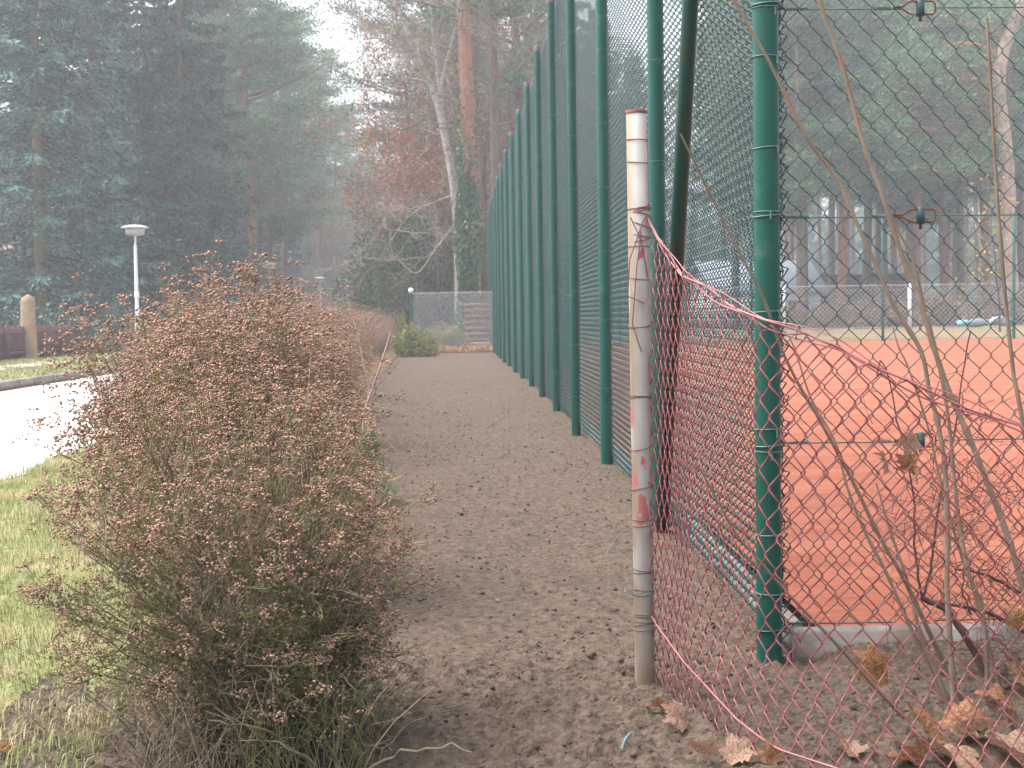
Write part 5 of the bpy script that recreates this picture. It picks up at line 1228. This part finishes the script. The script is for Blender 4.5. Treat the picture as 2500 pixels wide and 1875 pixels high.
# more trees down the road, far left and far centre
spots = []
for i in range(3000):
    D = r_.uniform(78, 170); u = r_.uniform(-160, 1400); x = gx(u, D)
    if -8.2 < x < -.5: continue
    if -6.8 > x > -12.6: continue
    if all((x-a)**2+((D-b)*.8)**2 > 3.6**2 for a, b in spots): spots.append((x, D))
    if len(spots) >= 75: break
src2 = {}
for i, (x, D) in enumerate(spots):
    k = i % 4; s = r_.uniform(1.0, 1.3)
    if k in src2: dup(src2[k], (x, D, 0), r_.random()*6, s)
    elif k == 0: src2[k] = pin((x, D, 0), piF, 'hazy pine among the distant trees behind the road and path', s, 0, 'lowbark', 'distant hazy trees')
    elif k == 1: src2[k] = pin((x, D, 0), piD, 'hazy low branched pine among the distant trees behind the road and path', s, 1, 'lowbark', 'distant hazy trees')
    elif k == 2: src2[k] = bar((x, D, 0), bA, 'hazy leafless tree among the distant trees behind the road and path', s, 1, group='distant hazy trees')
    else: src2[k] = spr((x, D, 0), spB, 'hazy spruce among the distant trees behind the road and path', M['spruce2'], s*.9, 1, 'bark', 'distant hazy trees')
# far wood, one mass
N = 44000; x = rng.uniform(-110, 150, N); D = rng.uniform(165, 230, N); z = rng.random(N)**1.7*(14+3*vnoise(x*.08, D*.05)+3*vnoise(x*.3, D*.0))
q = B(); q.add(*blades(np.stack([x, D, z], -1), rng.normal(size=(N, 3)), rng.uniform(1.2, 2.6, N), rng.uniform(.8, 1.7, N)))
obj('far_wood', q, M['spruce2'], kind='stuff')
N = 2600; x = rng.uniform(-60, 60, N); D = rng.uniform(66, 110, N)
k = ~((x < -1.5) & (x > -10.6)); x, D = x[k], D[k]
sel = rng.random(len(x)) < 1
c = np.stack([x, D, np.zeros(len(x))], -1); n_ = len(c); off = rng.normal(size=(n_, 22, 3))*np.array([.6, .6, .45]); pos = (c[:, None]+off).reshape(-1, 3); pos[:, 2] = np.abs(pos[:, 2])
obj('undergrowth', B().add(*blades(pos, rng.normal(size=(len(pos), 3))+[0, 0, .6], rng.uniform(.15, .6, len(pos)), .05)), mat('undergrowth_twigs', (.20, .135, .11), (.12, .10, .06), .6, .9, island=.35, hue=.05), kind='stuff')

# ------------------------------------------------------------------ haze
q = B(); box(q, (-260, -20, -1.2), (260, 245, 32))
hz = bpy.data.materials.new('haze'); hz.use_nodes = True; n = hz.node_tree.nodes; n.clear()
om = n.new('ShaderNodeOutputMaterial'); pv = n.new('ShaderNodeVolumePrincipled'); pv.inputs['Density'].default_value = .0026; pv.inputs['Color'].default_value = (.92, .95, 1, 1); pv.inputs['Anisotropy'].default_value = .3
hz.node_tree.links.new(pv.outputs[0], om.inputs['Volume'])
obj('haze', q, hz, kind='stuff')
